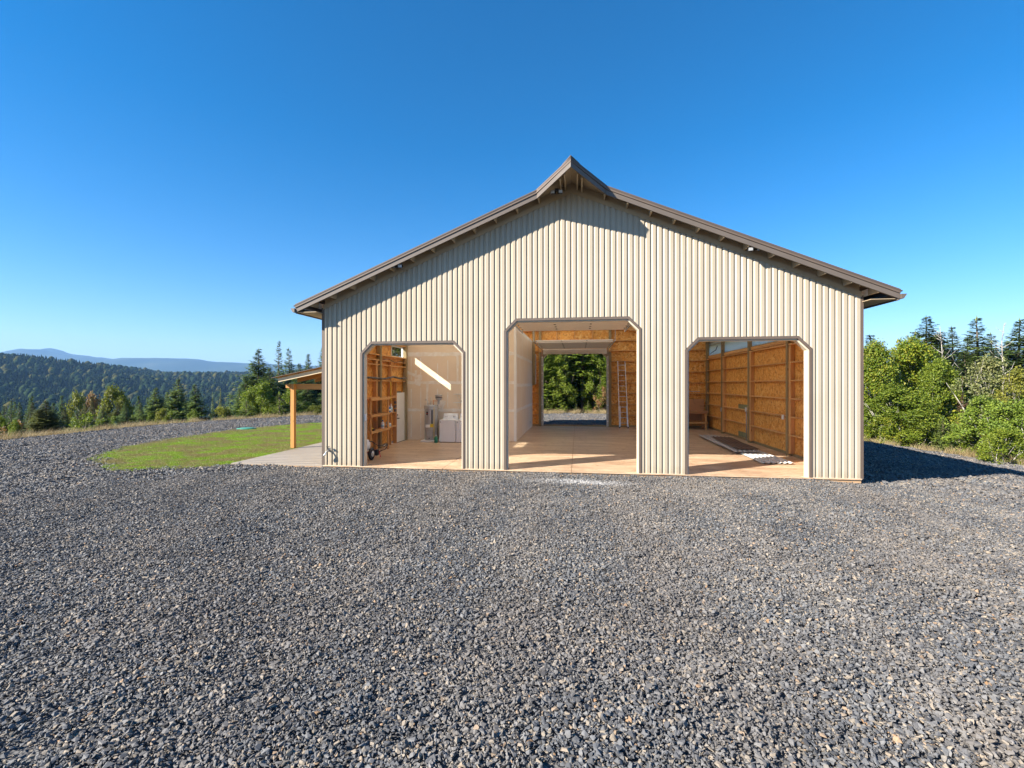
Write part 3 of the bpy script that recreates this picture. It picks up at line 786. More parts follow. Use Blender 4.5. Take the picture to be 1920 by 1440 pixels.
# base flashing under the siding, corner trims
piers = [(0, 4 * FT), (14 * FT, 18 * FT), (30 * FT, 34 * FT), (44 * FT, W)]
for a, b in piers:
    MB().box(a + (.02 if a else 0), b - (.02 if b < W else 0), -.045, -.004, -.022, .004).build('base_flashing', 'jamb_beige', barn)
for x0, x1 in ((-.035, .05), (W - .028, W + .032)):
    MB().box(x0, x1, -.042, -.033, 0, 4.66).box(x0 if x0 < 0 else x1 - .009, x0 + .009 if x0 < 0 else x1, -.033, .06, 0, 4.66).build('corner_trim', 'brown_trim', barn)
for x0, x1 in ((-.035, .05), (W - .05, W + .035)):
    MB().box(x0, x1, DEP + .033, DEP + .042, 0, 4.66).build('corner_trim', 'brown_trim', barn)

# roof: two planes whose ridge runs out into a prow over the front gable
EV = .62; YR = -.45; YB = DEP + .45; PK = .92; YP = -1.36
def roof_pt(x, y, dz): return (x, y, zf(x) + dz)
for s in (-1, 1):
    X = lambda d: CX + s * d
    def slab_piece(outl, dz0, dz1, nm, mat):
        # a flat piece of roof lying on the slope, given its outline as (distance from the ridge, y)
        o = [(X(d), y) for d, y in outl]
        if s > 0: o = o[::-1]
        q = len(o); t_ = [roof_pt(x, y, dz1) for x, y in o]; b_ = [roof_pt(x, y, dz0) for x, y in o]
        return MB().add(t_ + b_, [tuple(range(q - 1, -1, -1)), tuple(range(q, 2 * q))] + [(i, (i + 1) % q, q + (i + 1) % q, q + i) for i in range(q)]).build(nm, mat, barn)
    dE = CX + EV + .04
    rp = slab_piece([(dE, YR - .03), (PK, YR - .03), (0, YP - .03), (0, 1.6), (dE, 1.6)], .19, .215, 'roof_sheet', 'roof_metal')
    slab_piece([(CX + .0, .002), (0, .002), (0, 1.6), (CX + .0, 1.6)], .16, .188, 'ceiling_liner', 'roof_underside')
    cuts = [1.6, 1.75, 4.3, 4.9, 7.5, 8.1, 10.7, 11.3, 13.4]           # skylight strips added out of view in every other bay, to brighten the interior
    cuts = [1.6] + [v for v in cuts[1:]]
    ends = cuts + [YB + .03]
    for q in range(len(cuts)):
        y0, y1 = ends[q], ends[q + 1]; added_sky_bay = q in (1, 3, 5, 7)
        if added_sky_bay:
            slab_piece([(dE, y0), (7.2, y0), (7.2, y1), (dE, y1)], .19, .215, 'roof_sheet', 'roof_metal')
            slab_piece([(.35, y0), (0, y0), (0, y1), (.35, y1)], .19, .215, 'roof_sheet', 'roof_metal')
            sk = [roof_pt(X(d), y, .20) for d, y in ((7.2, y0), (.35, y0), (.35, y1), (7.2, y1))]
            MB().add(sk, [(0, 1, 2, 3)]).build('added_skylight', 'added_skylight_warm', barn)
            slab_piece([(CX, y0), (7.2, y0), (7.2, y1), (CX, y1)], .16, .188, 'ceiling_liner', 'roof_underside')
            slab_piece([(.35, y0), (0, y0), (0, y1), (.35, y1)], .16, .188, 'ceiling_liner', 'roof_underside')
        else:
            slab_piece([(dE, y0), (0, y0), (0, y1), (dE, y1)], .19, .215, 'roof_sheet', 'roof_metal')
            y2 = min(y1, DEP - .002)
            slab_piece([(CX, y0), (0, y0), (0, y2), (CX, y2)], .16, .188, 'ceiling_liner', 'roof_underside')
    # standing ribs of the roof sheets, up the slope
    yy = YR + .1
    r = MB()
    while yy < YB - .05:
        r.bar(roof_pt(X(CX + EV), yy, .226), roof_pt(X(.1), yy, .226), .035, .020); yy += .2286
    r.build('roof_rib', 'roof_metal', rp)
    # deck under the metal (soffit colour outside, white faced insulation inside)
    def deck(y0, y1, mat, nm, dz0, dz1, prow=False):
        o = [(X(CX + EV - .01), y0), (X(PK), y0), (X(0.0), YP + .02), (X(0.0), y1), (X(CX + EV - .01), y1)] if prow else [(X(CX + EV - .01), y0), (X(0.0), y0), (X(0.0), y1), (X(CX + EV - .01), y1)]
        if s > 0: o = o[::-1]
        q = len(o); t_ = [roof_pt(x, y, dz1) for x, y in o]; b_ = [roof_pt(x, y, dz0) for x, y in o]
        MB().add(t_ + b_, [tuple(range(q - 1, -1, -1)), tuple(range(q, 2 * q))] + [(i, (i + 1) % q, q + (i + 1) % q, q + i) for i in range(q)]).build(nm, mat, barn)
    deck(YR + .02, -.001, 'soffit_tan', 'soffit', .155, .188, True)
    deck(DEP, YB - .02, 'soffit_tan', 'soffit', .155, .188)
    # fascia: lower board and upper rake trim, along the rake and round the prow
    def rake_board(dz0, dz1, out, th, mat, nm, y_off=0):
        pts = [(X(CX + EV), YR), (X(PK), YR), (X(0), YP)]
        m = MB()
        for (x0, y0), (x1, y1) in zip(pts[:-1], pts[1:]):
            d = Vector((x1 - x0, y1 - y0)).normalized(); nrm = Vector((d.y, -d.x)) * (1 if s < 0 else -1)
            if nrm.y > 0: nrm = -nrm
            a0 = Vector((x0, y0)) + nrm * out; a1 = Vector((x1, y1)) + nrm * out
            b0 = a0 - nrm * th; b1 = a1 - nrm * th
            if y1 == YP: a1.x = X(0); b1.x = X(0)
            vs = []
            for p, q in ((a0, b0), (a1, b1)):
                zx = zf(x0 if p is a0 else x1)
                vs += [(p.x, p.y, zx + dz0), (q.x, q.y, zx + dz0), (q.x, q.y, zx + dz1), (p.x, p.y, zx + dz1)]
            m.add(vs, [(0, 1, 2, 3), (7, 6, 5, 4), (0, 4, 5, 1), (1, 5, 6, 2), (2, 6, 7, 3), (3, 7, 4, 0)])
        return m.build(nm, mat, barn)
    rake_board(.0, .125, 0, .04, 'fascia_brown', 'fascia_board')
    rake_board(.130, .235, .022, .03, 'brown_trim', 'rake_trim')
    # rear rake, eave fascia and gutter
    xe = X(CX + EV); ze = zf(xe)
    MB().bar((X(CX + EV), YB, zf(X(CX + EV)) + .1), (X(0), YB, zf(CX) + .1), .04, .2).build('fascia_board', 'fascia_brown', barn)
    MB().box(min(xe, xe - s * .04), max(xe, xe - s * .04), YR + .02, YB - .03, ze - .03, ze + .15).build('eave_fascia', 'fascia_brown', barn)
    g = [(xe + s * .005, ze + .0), (xe + s * .06, ze + .0), (xe + s * .13, ze + .115), (xe + s * .005, ze + .115)]
    gg = g if s > 0 else g[::-1]
    MB().prism_xz(gg[::-1] if s > 0 else gg[::-1], YR - .04, YB).build('gutter', 'fascia_brown', barn)
    # eave soffit boards and lookouts along the rake (purlin ends)
    for k in range(13):
        x = X(.28 + .60 * k)
        yfront = YR + .03 if abs(x - CX) > PK else YR + .03 - (PK - abs(x - CX)) / PK * .76
        zz = zf(x) - .015
        m = MB()
        dv = Vector((s * -1 * 1, 0, SL)).normalized()
        m.box(x - .02, x + .02, yfront, -.014, zz + .0, zz + .165)
        m.build('lookout', 'soffit_tan', barn)
        MB().box(x - .02, x + .02, -.012, DEP + .012, zz + .0, zz + .165).build('purlin', 'roof_underside', barn)
        MB().box(x - .02, x + .02, DEP + .014, DEP + .42, zz + .0, zz + .165).build('lookout', 'soffit_tan', barn)
    MB().box(min(X(CX), X(CX + EV - .04)), max(X(CX), X(CX + EV - .04)), YR + .05, YB - .05, zf(xe) + .005, zf(xe) + .02).build('eave_soffit', 'soffit_tan', barn)
    # frieze trim at the top of the front wall
    fz = [(X(CX - .01), zf(X(CX - .01)) + .01), (X(0), zf(CX) + .01), (X(0), zf(CX) - .13), (X(CX - .01), zf(X(CX - .01)) - .13)]
    MB().prism_xz(fz if s > 0 else fz[::-1], -.048, -.032).build('frieze_board', 'soffit_tan', barn)
    fz = [(X(CX - .05), zf(X(CX - .05)) + .155), (X(0), zf(CX) + .155), (X(0), zf(CX) - .02), (X(CX - .05), zf(X(CX - .05)) - .02)]
    MB().prism_xz(fz if s > 0 else fz[::-1], -.012, .03).build('gable_blocking', 'soffit_tan', barn)
# two braces under the prow and the ridge cap
for dx in (-.16, .16):
    MB().box(CX + dx - .018, CX + dx + .018, YP + .30, -.03, zf(CX + dx) + .005, zf(CX + dx) + .152).build('prow_brace', 'soffit_tan', barn)
m = MB()
for s in (-1, 1):
    o = [(CX, YP - .05), (CX, YB + .05), (CX + s * .22, YB + .05), (CX + s * .22, YP + .22)]
    m.add([(x, y, zf(x) + .262) for x, y in o] + [(x, y, zf(x) + .236) for x, y in o], [(0, 1, 2, 3), (7, 6, 5, 4), (0, 3, 7, 4), (1, 5, 6, 2), (2, 6, 7, 3)])
m.build('ridge_cap', 'brown_trim', barn)

# inside: sheathing, posts, girts
GZ = [.10 + .606 * k for k in range(1, 8)]
def osb_wall_y(x0, x1, cells):      # wall in a plane of constant x
    for (a, b, z0, z1) in cells: MB().box(x0, x1, a + .002, b - .002, z0 + .002, z1 - .002).build('osb_sheet', 'osb', barn)
cells = []
yb = [.02, 2.44, 4.88, 7.32, 9.76, 12.2, DEP - .02]
for a, b in zip(yb[:-1], yb[1:]):
    for z0, z1 in ((.09, 1.22), (1.22, 2.44), (2.44, 3.66), (3.66, 3.93)): cells.append((a, b, z0, z1))
cells.append((.02, 2.44, 3.93, 4.7)); cells.append((2.44, 3.98, 3.93, 4.7))
osb_wall_y(W - .028, W - .013, cells)
cells = []
for a, b in zip([.02, 1.12, 2.72, 5.05], [1.12, 2.72, 5.05, 5.30]):
    for z0, z1 in ((.09, 1.22), (1.22, 2.44), (2.44, WZ0)): cells.append((a, b, z0, z1))
cells += [(5.30, 6.18, 2.10, WZ0), (6.18, 6.50, .09, WZ0), (.02, 1.12, WZ0, 4.7), (2.72, 5.05, WZ0, 4.7), (1.12, 2.72, WZ1, 4.7), (5.05, 6.36, WZ1, 4.7), (6.36, 6.5, WZ0, 4.7)]
cells += [(6.5, 9.0, .09, 4.7), (9.0, 11.5, .09, 4.7), (11.5, DEP - .02, .09, 4.7)]
osb_wall_y(.003, .018, cells)
RP = [.12, 3.85, 7.47, 11.10, 13.86]
for y in RP:
    MB().box(W - .195, W - .055, y - .07, y + .07, 0, 4.86).build('post', 'treated_z', barn)
for y in RP[1:4]:
    for z0, z1 in [(.09, GZ[0] - .02)] + [(GZ[i] + .02, GZ[i + 1] - .02) for i in range(5)]:
        MB().box(W - .165, W - .030, y - .235, y - .195 + .12, z0, z1).build('girt_block', 'lumber_z', barn)
for a, b in zip(RP[:-1], RP[1:]):
    for z in GZ[:6]:
        MB().box(W - .170, W - .029, a + .071, b - .071, z - .019, z + .019).build('girt', 'lumber_y', barn)
    MB().box(W - .10, W - .06, a + .075, b - .075, 3.80, 3.93).build('girt', 'lumber_y', barn)
MB().box(W - .055, W - .029, .05, DEP - .03, .004, .09).build('skirt_board', 'treated_z', barn)
LP = [.12, 3.70, 6.36]
for y in LP:
    MB().box(.055, .195, y - .07, y + .07, 0, 4.86).build('post', 'treated_z', barn)
for a, b in zip(LP[:-1], LP[1:]):
    for z in GZ[:5] + [3.30, 3.50, 4.02, 4.35]:
        if b > 6 and z < 2.3:
            MB().box(.019, .165, a + .071, 5.23, z - .019, z + .019).build('girt', 'lumber_y', barn)
        else:
            MB().box(.019, .165, a + .071, b - .071, z - .019, z + .019).build('girt', 'lumber_y', barn)
for y in (3.45, 4.72, 5.26):
    MB().box(.030, .165 + (.01 if y == 5.26 else 0), y - .02, y + .02, 0, 3.28 if y != 5.26 else 2.48).build('stud', 'lumber_z', barn)
MB().box(.021, .16, 3.34, 3.425, .0, 3.27).build('post_scab', 'lumber_z', barn)
for a, b in LWIN:
    wf = MB()
    for yy0, yy1, z0, z1 in ((a, b, WZ0, WZ0 + .035), (a, b, WZ1 - .035, WZ1), (a, a + .035, WZ0 + .035, WZ1 - .035), (b - .035, b, WZ0 + .035, WZ1 - .035)):
        wf.box(-.045, .045, yy0, yy1, z0, z1)
    w_ = wf.build('window_frame', 'white_paint', barn)
    MB().box(-.004, .002, a + .03, b - .03, WZ0 + .03, WZ1 - .03).build('pane', 'window_glass', w_)
# man door in the left wall
md = MB().box(.12, .160, ldoor[0] + .01, ldoor[1] - .01, .02, ldoor[2] - .01).build('man_door', 'white_paint', barn)
for z0, z1 in ((.16, .92), (1.05, 1.95)):
    for y0 in (ldoor[0] + .13, ldoor[0] + .46):
        MB().box(.160, .167, y0, y0 + .25, z0, z1).build('door_panel', 'white_paint', md, bevel=.003)
MB().cyl((.160, ldoor[0] + .07, 1.0), (.22, ldoor[0] + .07, 1.0), .022).bar((.22, ldoor[0] + .06, 1.0), (.22, ldoor[0] + .18, 1.0), .02, .02).build('handle', 'black_plastic', md)
MB().cyl((.160, ldoor[0] + .07, 1.14), (.185, ldoor[0] + .07, 1.14), .028).build('deadbolt', 'black_plastic', md)
MB().box(.118, .165, ldoor[0], ldoor[1], .001, .02).build('sweep', 'black_plastic', md)
# rear wall
RZ = [.66, 1.28, 1.88, 2.47, 3.07, 3.69, 4.28, 4.83, 5.45, 6.05, 6.65]
ra, rb = 18 * FT, 30 * FT
def rear_sheet(x0, x1, z0, z1):
    def cap(x, z): return min(z, zf(x) + .12)
    if z0 > max(zf(x0), zf(x1)) + .1: return
    pts = [(x0 + .002, min(z0 + .002, cap(x0, 99))), (x1 - .002, min(z0 + .002, cap(x1, 99)))]
    tops = [(x1 - .002, cap(x1, z1 - .002))]
    if x0 < CX < x1: tops.append((CX, cap(CX, z1 - .002)))
    tops.append((x0 + .002, cap(x0, z1 - .002)))
    MB().prism_xz(pts + tops, DEP - .018, DEP - .004).build('osb_sheet', 'osb', barn)
zb = [.09, 1.22, 2.44, 3.66, 4.88, 6.1, 7.32]
for (a, b) in ((.02, 1.5), (1.5, 3.9), (3.9, ra), (rb, 11.5), (11.5, 13.4), (13.4, W - .03)):
    for z0, z1 in zip(zb[:-1], zb[1:]):
        rear_sheet(a, b, z0, z1)
for a, b in ((ra, CX), (CX, rb)):
    rear_sheet(a, b, 4.26, 5.45); rear_sheet(a, b, 5.45, 6.67); rear_sheet(a, b, 6.67, 7.85)
spans = [(.2, 2.6), (2.8, ra - .22), (rb + .22, 11.75), (11.89, W - .2)]
for a, b in spans:
    for z in RZ:
        if z < min(zf(a), zf(b)): MB().box(a, b, DEP - .16, DEP - .019, z - .019, z + .019).build('girt', 'lumber_x', barn)
for z in (4.85, 5.6, 6.4):
    MB().box(ra + .02, rb - .02, DEP - .16, DEP - .019, z - .019, z + .019).build('girt', 'lumber_x', barn)
for x in (.12, 2.7, ra - .14, rb + .14, 11.82):
    MB().box(x - .07, x + .07, DEP - .19, DEP - .03, 0, zf(x) + .1).build('post', 'treated_z', barn)
for x in (6.3, 7.3, 8.3):
    MB().box(x - .02, x + .02, DEP - .13, DEP - .02, 4.29, zf(x) + .1).build('stud', 'lumber_z', barn)
for x in (9.9, 10.75, 13.0):
    MB().box(x - .02, x + .02, DEP - .06, DEP - .02, .05, 3.9).build('stud', 'lumber_z', barn)
MB().box(ra - .2, rb + .2, DEP - .25, DEP - .2, 4.22, 4.46).build('header_beam', 'lumber_x', barn)
# sloped truss chord above the rear door
for s in (-1, 1):
    MB().bar((CX + s * 5.6, DEP - .30, 5.15), (CX, DEP - .30, 5.85), .05, .16).build('truss_chord', 'lumber_x', barn)
MB().box(.2, W - .2, DEP - .05, DEP - .019, .003, .088).build('skirt_board', 'treated_z', barn)
# inside face of the front wall
def front_cells():
    for a, b in piers: yield a + .06, b - .06, .09, 3.7
    for a, b in ((.06, 4.8), (9.9, W - .06)): yield a, b, 3.75, 4.7
for a, b, z0, z1 in front_cells():
    MB().box(a, b, .02, .035, z0, z1).build('osb_sheet', 'osb', barn)
for s in (-1, 1):
    pl = [(CX + s * 7.2, 4.72), (CX, 4.72), (CX, zf(CX) + .1), (CX + s * 7.2, zf(CX + s * 7.2) + .1)]
    MB().prism_xz(pl if s < 0 else pl[::-1], .02, .035).build('osb_sheet', 'osb', barn)
for a, b, H, c in DOORS:
    MB().box(a - .25, b + .25, .05, .12, H + .07, H + .33).build('header_beam', 'lumber_x', barn)
    for x in (a - .13, b + .13):
        MB().box(x - .07, x + .07, .045, .19, 0, zf(x)).build('post', 'treated_z', barn)

# drywalled room in the back left corner
PX = 4.93; PY = 6.5; PT = 4.85
room = MB().box(.02, PX, PY, PY + .12, 0, PT).build('room_front_wall', 'drywall', barn)
side = MB().box(PX - .12, PX, PY + .12, DEP - .3, 0, PT).build('room_side_wall', 'drywall', barn)
MB().box(PX - .12, PX + .003, PY + .12, DEP - .28, PT, PT + .04).build('top_plate', 'lumber_y', side)
def wobble_strip(p0, p1, w, place3, rng):
    """a trowelled band of compound with uneven edges"""
    n = max(6, int(math.dist(p0, p1) / .12)); m = MB(); d = Vector((p1[0] - p0[0], p1[1] - p0[1])).normalized(); nr = Vector((-d.y, d.x)); a = []; b = []
    for i in range(n + 1):
        t = i / n; c = Vector(p0) + (Vector(p1) - Vector(p0)) * t
        a.append(c + nr * (w / 2 * rng.uniform(.7, 1.2))); b.append(c - nr * (w / 2 * rng.uniform(.7, 1.2)))
    vs = [place3(p.x, p.y) for p in a] + [place3(p.x, p.y) for p in b]
    return m.add(vs, [(i, i + 1, n + 2 + i, n + 1 + i) for i in range(n)])
rj = random.Random(11); k = 0
def jc(p0, p1, w, on_front):
    global k; k += 1
    e = .0012 + .0006 * (k % 4)
    f = (lambda u, z: (u, PY - e, z)) if on_front else (lambda u, z: (PX + e, u, z))
    wobble_strip(p0, p1, w, f, rj).build('joint_compound', 'joint_compound', room if on_front else side)
for z in (1.29, 2.47, 3.69): jc((.04, z), (PX - .02, z), .13 if z != 3.69 else .17, True)
for x, z0, z1 in ((1.06, 1.33, 2.4), (2.4, 2.5, 3.65), (3.6, .05, 1.25), (3.6, 3.7, 4.8), (.55, 2.5, 3.0)): jc((x, z0), (x, z1), .10, True)
for x in (.32, .75, 1.5, 1.95, 2.9, 3.3, 4.2):
    for z0, z1 in ((.1, 1.2), (1.4, 2.35), (2.6, 3.6)): jc((x + .02, z0), (x + .02, z1 - rj.uniform(0, .3)), .045, True)
jc((.1, 2.95), (.65, 2.72), .12, True); jc((.62, 2.35), (.78, 2.80), .22, True); jc((1.62, 1.35), (1.75, 1.72), .30, True)
for z in (1.28, 2.36, 3.63): jc((PY + .14, z), (DEP - .32, z), .15, False)
jc((PY + .14, PT - .08), (DEP - .32, PT - .08), .16, False)
for y, z0, z1 in ((8.9, 0.05, 1.24), (8.2, 1.34, 2.3), (10.6, 1.34, 2.3), (7.8, 2.4, 3.6), (9.5, 2.4, 3.6), (11.2, 2.4, 3.6), (8.6, 3.7, 4.7), (10.9, 3.7, 4.7)): jc((y, z0), (y, z1), .09, False)
MB().box(PX - .1, PX + .006, PY - .008, PY + .16, 0, PT).build('corner_bead', 'drywall_white', room)
MB().box(PX + .004, PX + .012, 12.2, 12.28, .28, .40).build('outlet', 'dark_grey', side)
MB().box(PX + .02, PX + .16, DEP - .60, DEP - .46, 2.34, 5.4).build('hanging_post', 'treated_z', barn)
MB().cyl((PX + .20, DEP - .55, 2.4), (PX + .20, DEP - .55, 4.1), .03).build('conduit', 'galvanized', barn)

# ------------------------------------------------------------------ overhead doors (rolled back under the roof)
def overhead(name, y0, y1, z, hang, label, ya):
    d = thing(name, (CX, (y0 + y1) / 2, z), label, 'garage door')
    npan = max(3, round((y1 - y0) / .61)); st = (y1 - y0) / npan
    for i in range(npan):
        p = MB().box(ra + .05, rb - .05, y0 + i * st + .006, y0 + (i + 1) * st - .006, z, z + .045).build('door_section', 'panel_white', d)
        for x in (6.75, 7.90):
            MB().box(x - .03, x + .03, y0 + i * st - .05, y0 + i * st + .05, z - .014, z - .001).build('hinge', 'dark_grey', p)
        for x in (ra + .08, rb - .08):
            MB().box(x - .02, x + .02, y0 + i * st - .06, y0 + i * st + .06, z - .03, z - .002).build('roller_bracket', 'galvanized', p)
    MB().box(ra + .06, rb - .06, y0 + .05, y0 + .10, z - .075, z - .002).build('stiffener', 'panel_white', d)
    for x in (ra - .02, rb + .02):
        ex = y1 + .5 if ya < 1 else y0 - .3
        t = MB()
        t.bar((x, y0 if ya < 1 else y0 - .3, z - .02), (x, y1 + .35 if ya < 1 else y1, z - .02), .03, .05)
        t.bar((x, ya, .05), (x, ya, z - .42), .03, .05)
        yc = y0 if ya < 1 else y1
        arc = []
        for q in range(7):
            a = q / 6 * math.pi / 2
            arc.append((x, ya + (yc - ya) * (1 - math.cos(a)), z - .42 + .40 * math.sin(a)))
        t.tube(arc, .022, 4)
        t.build('track', 'galvanized', d)
        for zz in [.3 + .45 * q for q in range(9)]:
            MB().box(x - .03 if x < CX else x - .05, x + .05 if x < CX else x + .03, ya - .03, ya - .022, zz, zz + .05).build('bracket', 'panel_white', d)
        yh = y1 + .2 if ya < 1 else y0 - .05
        MB().bar((x, yh, z), (x, yh, zf(x) + .02), .03, .006).bar((x, yh, z + .02), (x, yh + (-1.2 if ya < 1 else -.9), zf(x)), .03, .006).build('hanger', 'galvanized', d)
    if hang:
        MB().box(ra + .05, rb - .05, DEP - .34, DEP - .295, z - .30, z - .01).build('door_section', 'panel_white', d)
    return d
fd = overhead('overhead_door', .34, 3.95, 4.33, False, 'white sectional overhead door rolled up inside the tall front doorway', .22)
rdd = overhead('overhead_door', 8.75, 13.60, 4.40, True, 'white sectional overhead door rolled up inside the far rear doorway', DEP - .28)
op = thing('door_opener', (9.5, 6.2, 5.0), 'small grey motor box hung from rods near the right door track', 'opener')
MB().box(9.38, 9.68, 6.0, 6.4, 4.72, 4.98).build('housing', 'galvanized', op, bevel=.01)
for x in (9.42, 9.64): MB().bar((x, 6.2, 4.98), (x, 6.2, zf(x) + .05), .02, .006).build('hanger', 'galvanized', op)

# ------------------------------------------------------------------ fixtures on the barn
def flood(x, y, z, label, yaw):
    t = thing('floodlight', (x, y, z), label, 'floodlight', 'floodlights under the gable eave')
    MB().cyl((x, y, z - .02), (x, y, z + .03), .055).build('base', 'black_plastic', t)
    for s in (-1, 1):
        h = MB().bar((x + s * .075, y + .05, z - .045), (x + s * .105, y - .09, z - .075), .115, .085).build('lamp_head', 'black_plastic', t)
        MB().bar((x + s * .105, y - .091, z - .075), (x + s * .106, y - .098, z - .0765), .10, .07).build('lens', 'lens', h)
        MB().tube([(x, y, z - .01), (x + s * .06, y + .02, z - .03)], .014).build('arm', 'black_plastic', t)
flood(2.42, -.30, zf(2.42) + .06, 'twin floodlight under the left slope of the eave', 0)
flood(6.93, -.42, zf(6.93) - .02, 'twin floodlight beside the gable peak under the prow', 0)
flood(11.95, -.30, zf(11.95) + .06, 'twin floodlight under the right slope of the eave', 0)
hb = thing('hose_bib', (.20, -.05, .45), 'frost proof garden tap with valve handle on the corner siding', 'tap')
MB().cyl((.20, -.03, .45), (.20, -.13, .45), .022, .026).tube([(.20, -.13, .45), (.185, -.19, .42), (.17, -.21, .33)], .022, 8).build('body', 'steel', hb)
MB().cyl((.20, -.10, .45), (.215, -.14, .56), .012).lathe([(.01, 0), (.05, .004), (.05, .016), (.01, .02)], .215, -.14, .555, 12).build('handle', 'black_plastic', hb)
MB().box(.16, .24, -.04, -.031, .40, .52).build('plate', 'dark_grey', hb)
MB().tube([(.17, -.2, .36), (.13, -.2, .32), (.11, -.19, .28)], .028, 8).build('backflow_cap', 'steel', hb)
jb = MB().box(1.262, 1.300, .03, .11, 1.33, 1.52).build('keypad_box', 'white_paint', None, bevel=.006)
tag(jb, 'small white keypad box on the left door jamb', 'keypad')

# conduits and wiring on the left wall
def left_cable(name, pts, r, mat, label):
    tag(MB().tube(pts, r, 7).build(name, mat, None, True), label, 'cable')
left_cable('electrical_conduit', [(.19, .3, 2.66), (.21, 2.2, 2.64), (.22, 3.4, 2.62), (.27, 3.75, 2.60), (.22, 4.2, 2.63), (.23, 4.8, 2.69), (.22, 5.5, 2.64), (.21, 6.25, 2.66)], .038, 'dark_grey', 'fat grey corrugated conduit strung along the left framed wall')
left_cable('yellow_cable', [(.19, 4.6, 2.5), (.19, 4.62, 2.2), (.20, 4.55, 2.0), (.19, 4.65, 1.9), (.19, 4.6, 1.75)], .016, 'yellow', 'yellow electrical cable hanging beside the white side door')
left_cable('wire_run', [(.17, 3.8, 3.32), (.18, 4.4, 3.38), (.17, 5.1, 3.28), (.18, 5.8, 3.36), (.17, 6.3, 3.24)], .010, 'black_plastic', 'thin black wire looped below the high side window')
for y, z, wh_ in ((5.08, 1.66, 'topmost'), (5.08, 1.50, 'middle'), (5.08, 1.34, 'lowest')):
    tag(MB().box(.166, .215, y - .07, y + .07, z - .055, z + .055).build('switch_box', 'dark_grey', None, bevel=.004), wh_ + ' of three dark switch boxes on the stud beside the side door', 'switch box', 'switch boxes by the side door')
# right wall electrics
tag(MB().box(W - .23, W - .196, 4.02, 4.16, 1.20, 1.36).build('outlet_box', 'white_paint', None, bevel=.004), 'white outlet box on the girt beside the first post', 'outlet')
cb = thing('conduit_drop', (W - .2, 7.68, 0), 'grey conduit dropping from a white box to the floor', 'conduit')
MB().cyl((W - .16, 7.75, .02), (W - .16, 7.75, 1.25), .018).build('pipe', 'galvanized', cb, True)
MB().box(W - .20, W - .12, 7.69, 7.81, 1.25, 1.42).build('box', 'white_paint', cb, bevel=.004)
tag(MB().box(W - .23, W - .196, 11.04, 11.16, 1.06, 1.26).build('outlet_box', 'galvanized', None, bevel=.004), 'grey outlet box screwed to the third post', 'outlet')
for z0, z1, lb in ((1.32, 1.52, 'green stained band on the sheathing above the lower girt'), (.10, .32, 'green stained band on the sheathing at the floor')):
    tag(MB().box(W - .0300, W - .0284, 7.85, 9.15, z0, z1).build('paint_mark', 'paint_green', None), lb, 'paint mark')
tag(MB().tube([(W - .1, 13.4, 4.02), (W - .12, 12.6, 4.12), (W - .12, 12.3, 4.15), (W - .10, 12.1, 4.35)], .022, 7).build('vent_hose', 'dark_grey', None, True), 'dark bent pipe in front of the translucent clerestory panels', 'pipe')

# ------------------------------------------------------------------ things in the left bay
wh = thing('water_heater', (1.38, 6.08, 0), 'tall grey cylindrical water heater strapped to the drywall', 'water heater')
HX, HY = 1.38, 6.08
MB().box(1.02, 1.76, 5.72, 6.44, .0, .065).build('platform', 'white_paint', wh, bevel=.006)
tank = MB().lathe([(.275, 0), (.285, .01), (.285, 1.42), (.27, 1.45), (.10, 1.47)], HX, HY, .07, 40).build('tank', 'heater_grey', wh, True)
for z in (.60, 1.36):
    MB().lathe([(.288, 0), (.294, .002), (.294, .03), (.288, .032)], HX, HY, z, 40).build('strap', 'galvanized', tank, True)
    for s in (-1, 1): MB().bar((HX + s * .28, HY, z + .016), (HX + s * .34, PY, z + .016), .03, .004).build('strap_end', 'galvanized', tank)
MB().box(HX + .09, HX + .135, HY - .285, HY - .262, .68, 1.32).build('anode_label', 'black_plastic', tank)
MB().box(HX - .16, HX + .03, HY - .302, HY - .262, .60, .72).build('rating_label', 'white_paint', tank)
MB().box(HX + .035, HX + .16, HY - .2995, HY - .24, .61, .75).build('energy_label', 'yellow', tank)
MB().box(HX - .13, HX - .06, HY - .290, HY - .262, 1.12, 1.26).build('logo_badge', 'black_plastic', tank)
MB().box(HX - .12, HX - .07, HY - .292, HY - .28, 1.16, 1.20).build('badge_mark', 'red_paint', tank)
MB().box(HX - .10, HX + .12, HY - .288, HY - .262, .24, .44).build('access_panel', 'heater_grey', tank)
MB().cyl((HX, HY - .27, .15), (HX, HY - .32, .15), .02).build('drain_valve', 'black_plastic', tank)
MB().cyl((HX + .12, HY - .1, 1.5), (HX + .12, HY - .1, 1.74), .016).tube([(HX + .12, HY - .1, 1.70), (HX + .25, HY - .05, 1.70), (HX + .32, HY, 1.70)], .014).build('outlet_pipe', 'copper', wh, True)
MB().cyl((HX - .12, HY - .1, 1.5), (HX - .12, HY - .1, 1.68), .016).tube([(HX - .12, HY - .1, 1.66), (HX - .20, HY - .06, 1.78), (HX - .28, HY + .05, 1.72)], .014).build('inlet_pipe', 'steel', wh, True)
MB().tube([(HX + .0, HY - .1, 1.5), (HX + .02, HY - .12, 1.78), (HX + .0, HY - .05, 1.85)], .014).build('flex_pipe', 'steel', wh, True)
MB().cyl((HX + .2, HY - .285, 1.45), (HX + .2, HY - .285, .12), .011).build('relief_pipe', 'yellow', wh)
MB().cyl((HX + .32, HY, 1.55), (HX + .32, HY, 1.72), .05).build('tank_neck', 'galvanized', wh)
MB().lathe([(.05, 0), (.13, .04), (.14, .08), (.14, .19), (.155, .20), (.155, .22), (.13, .23), (.05, .25)], HX + .32, HY, 1.72, 28).build('expansion_tank', 'heater_grey', wh, True)
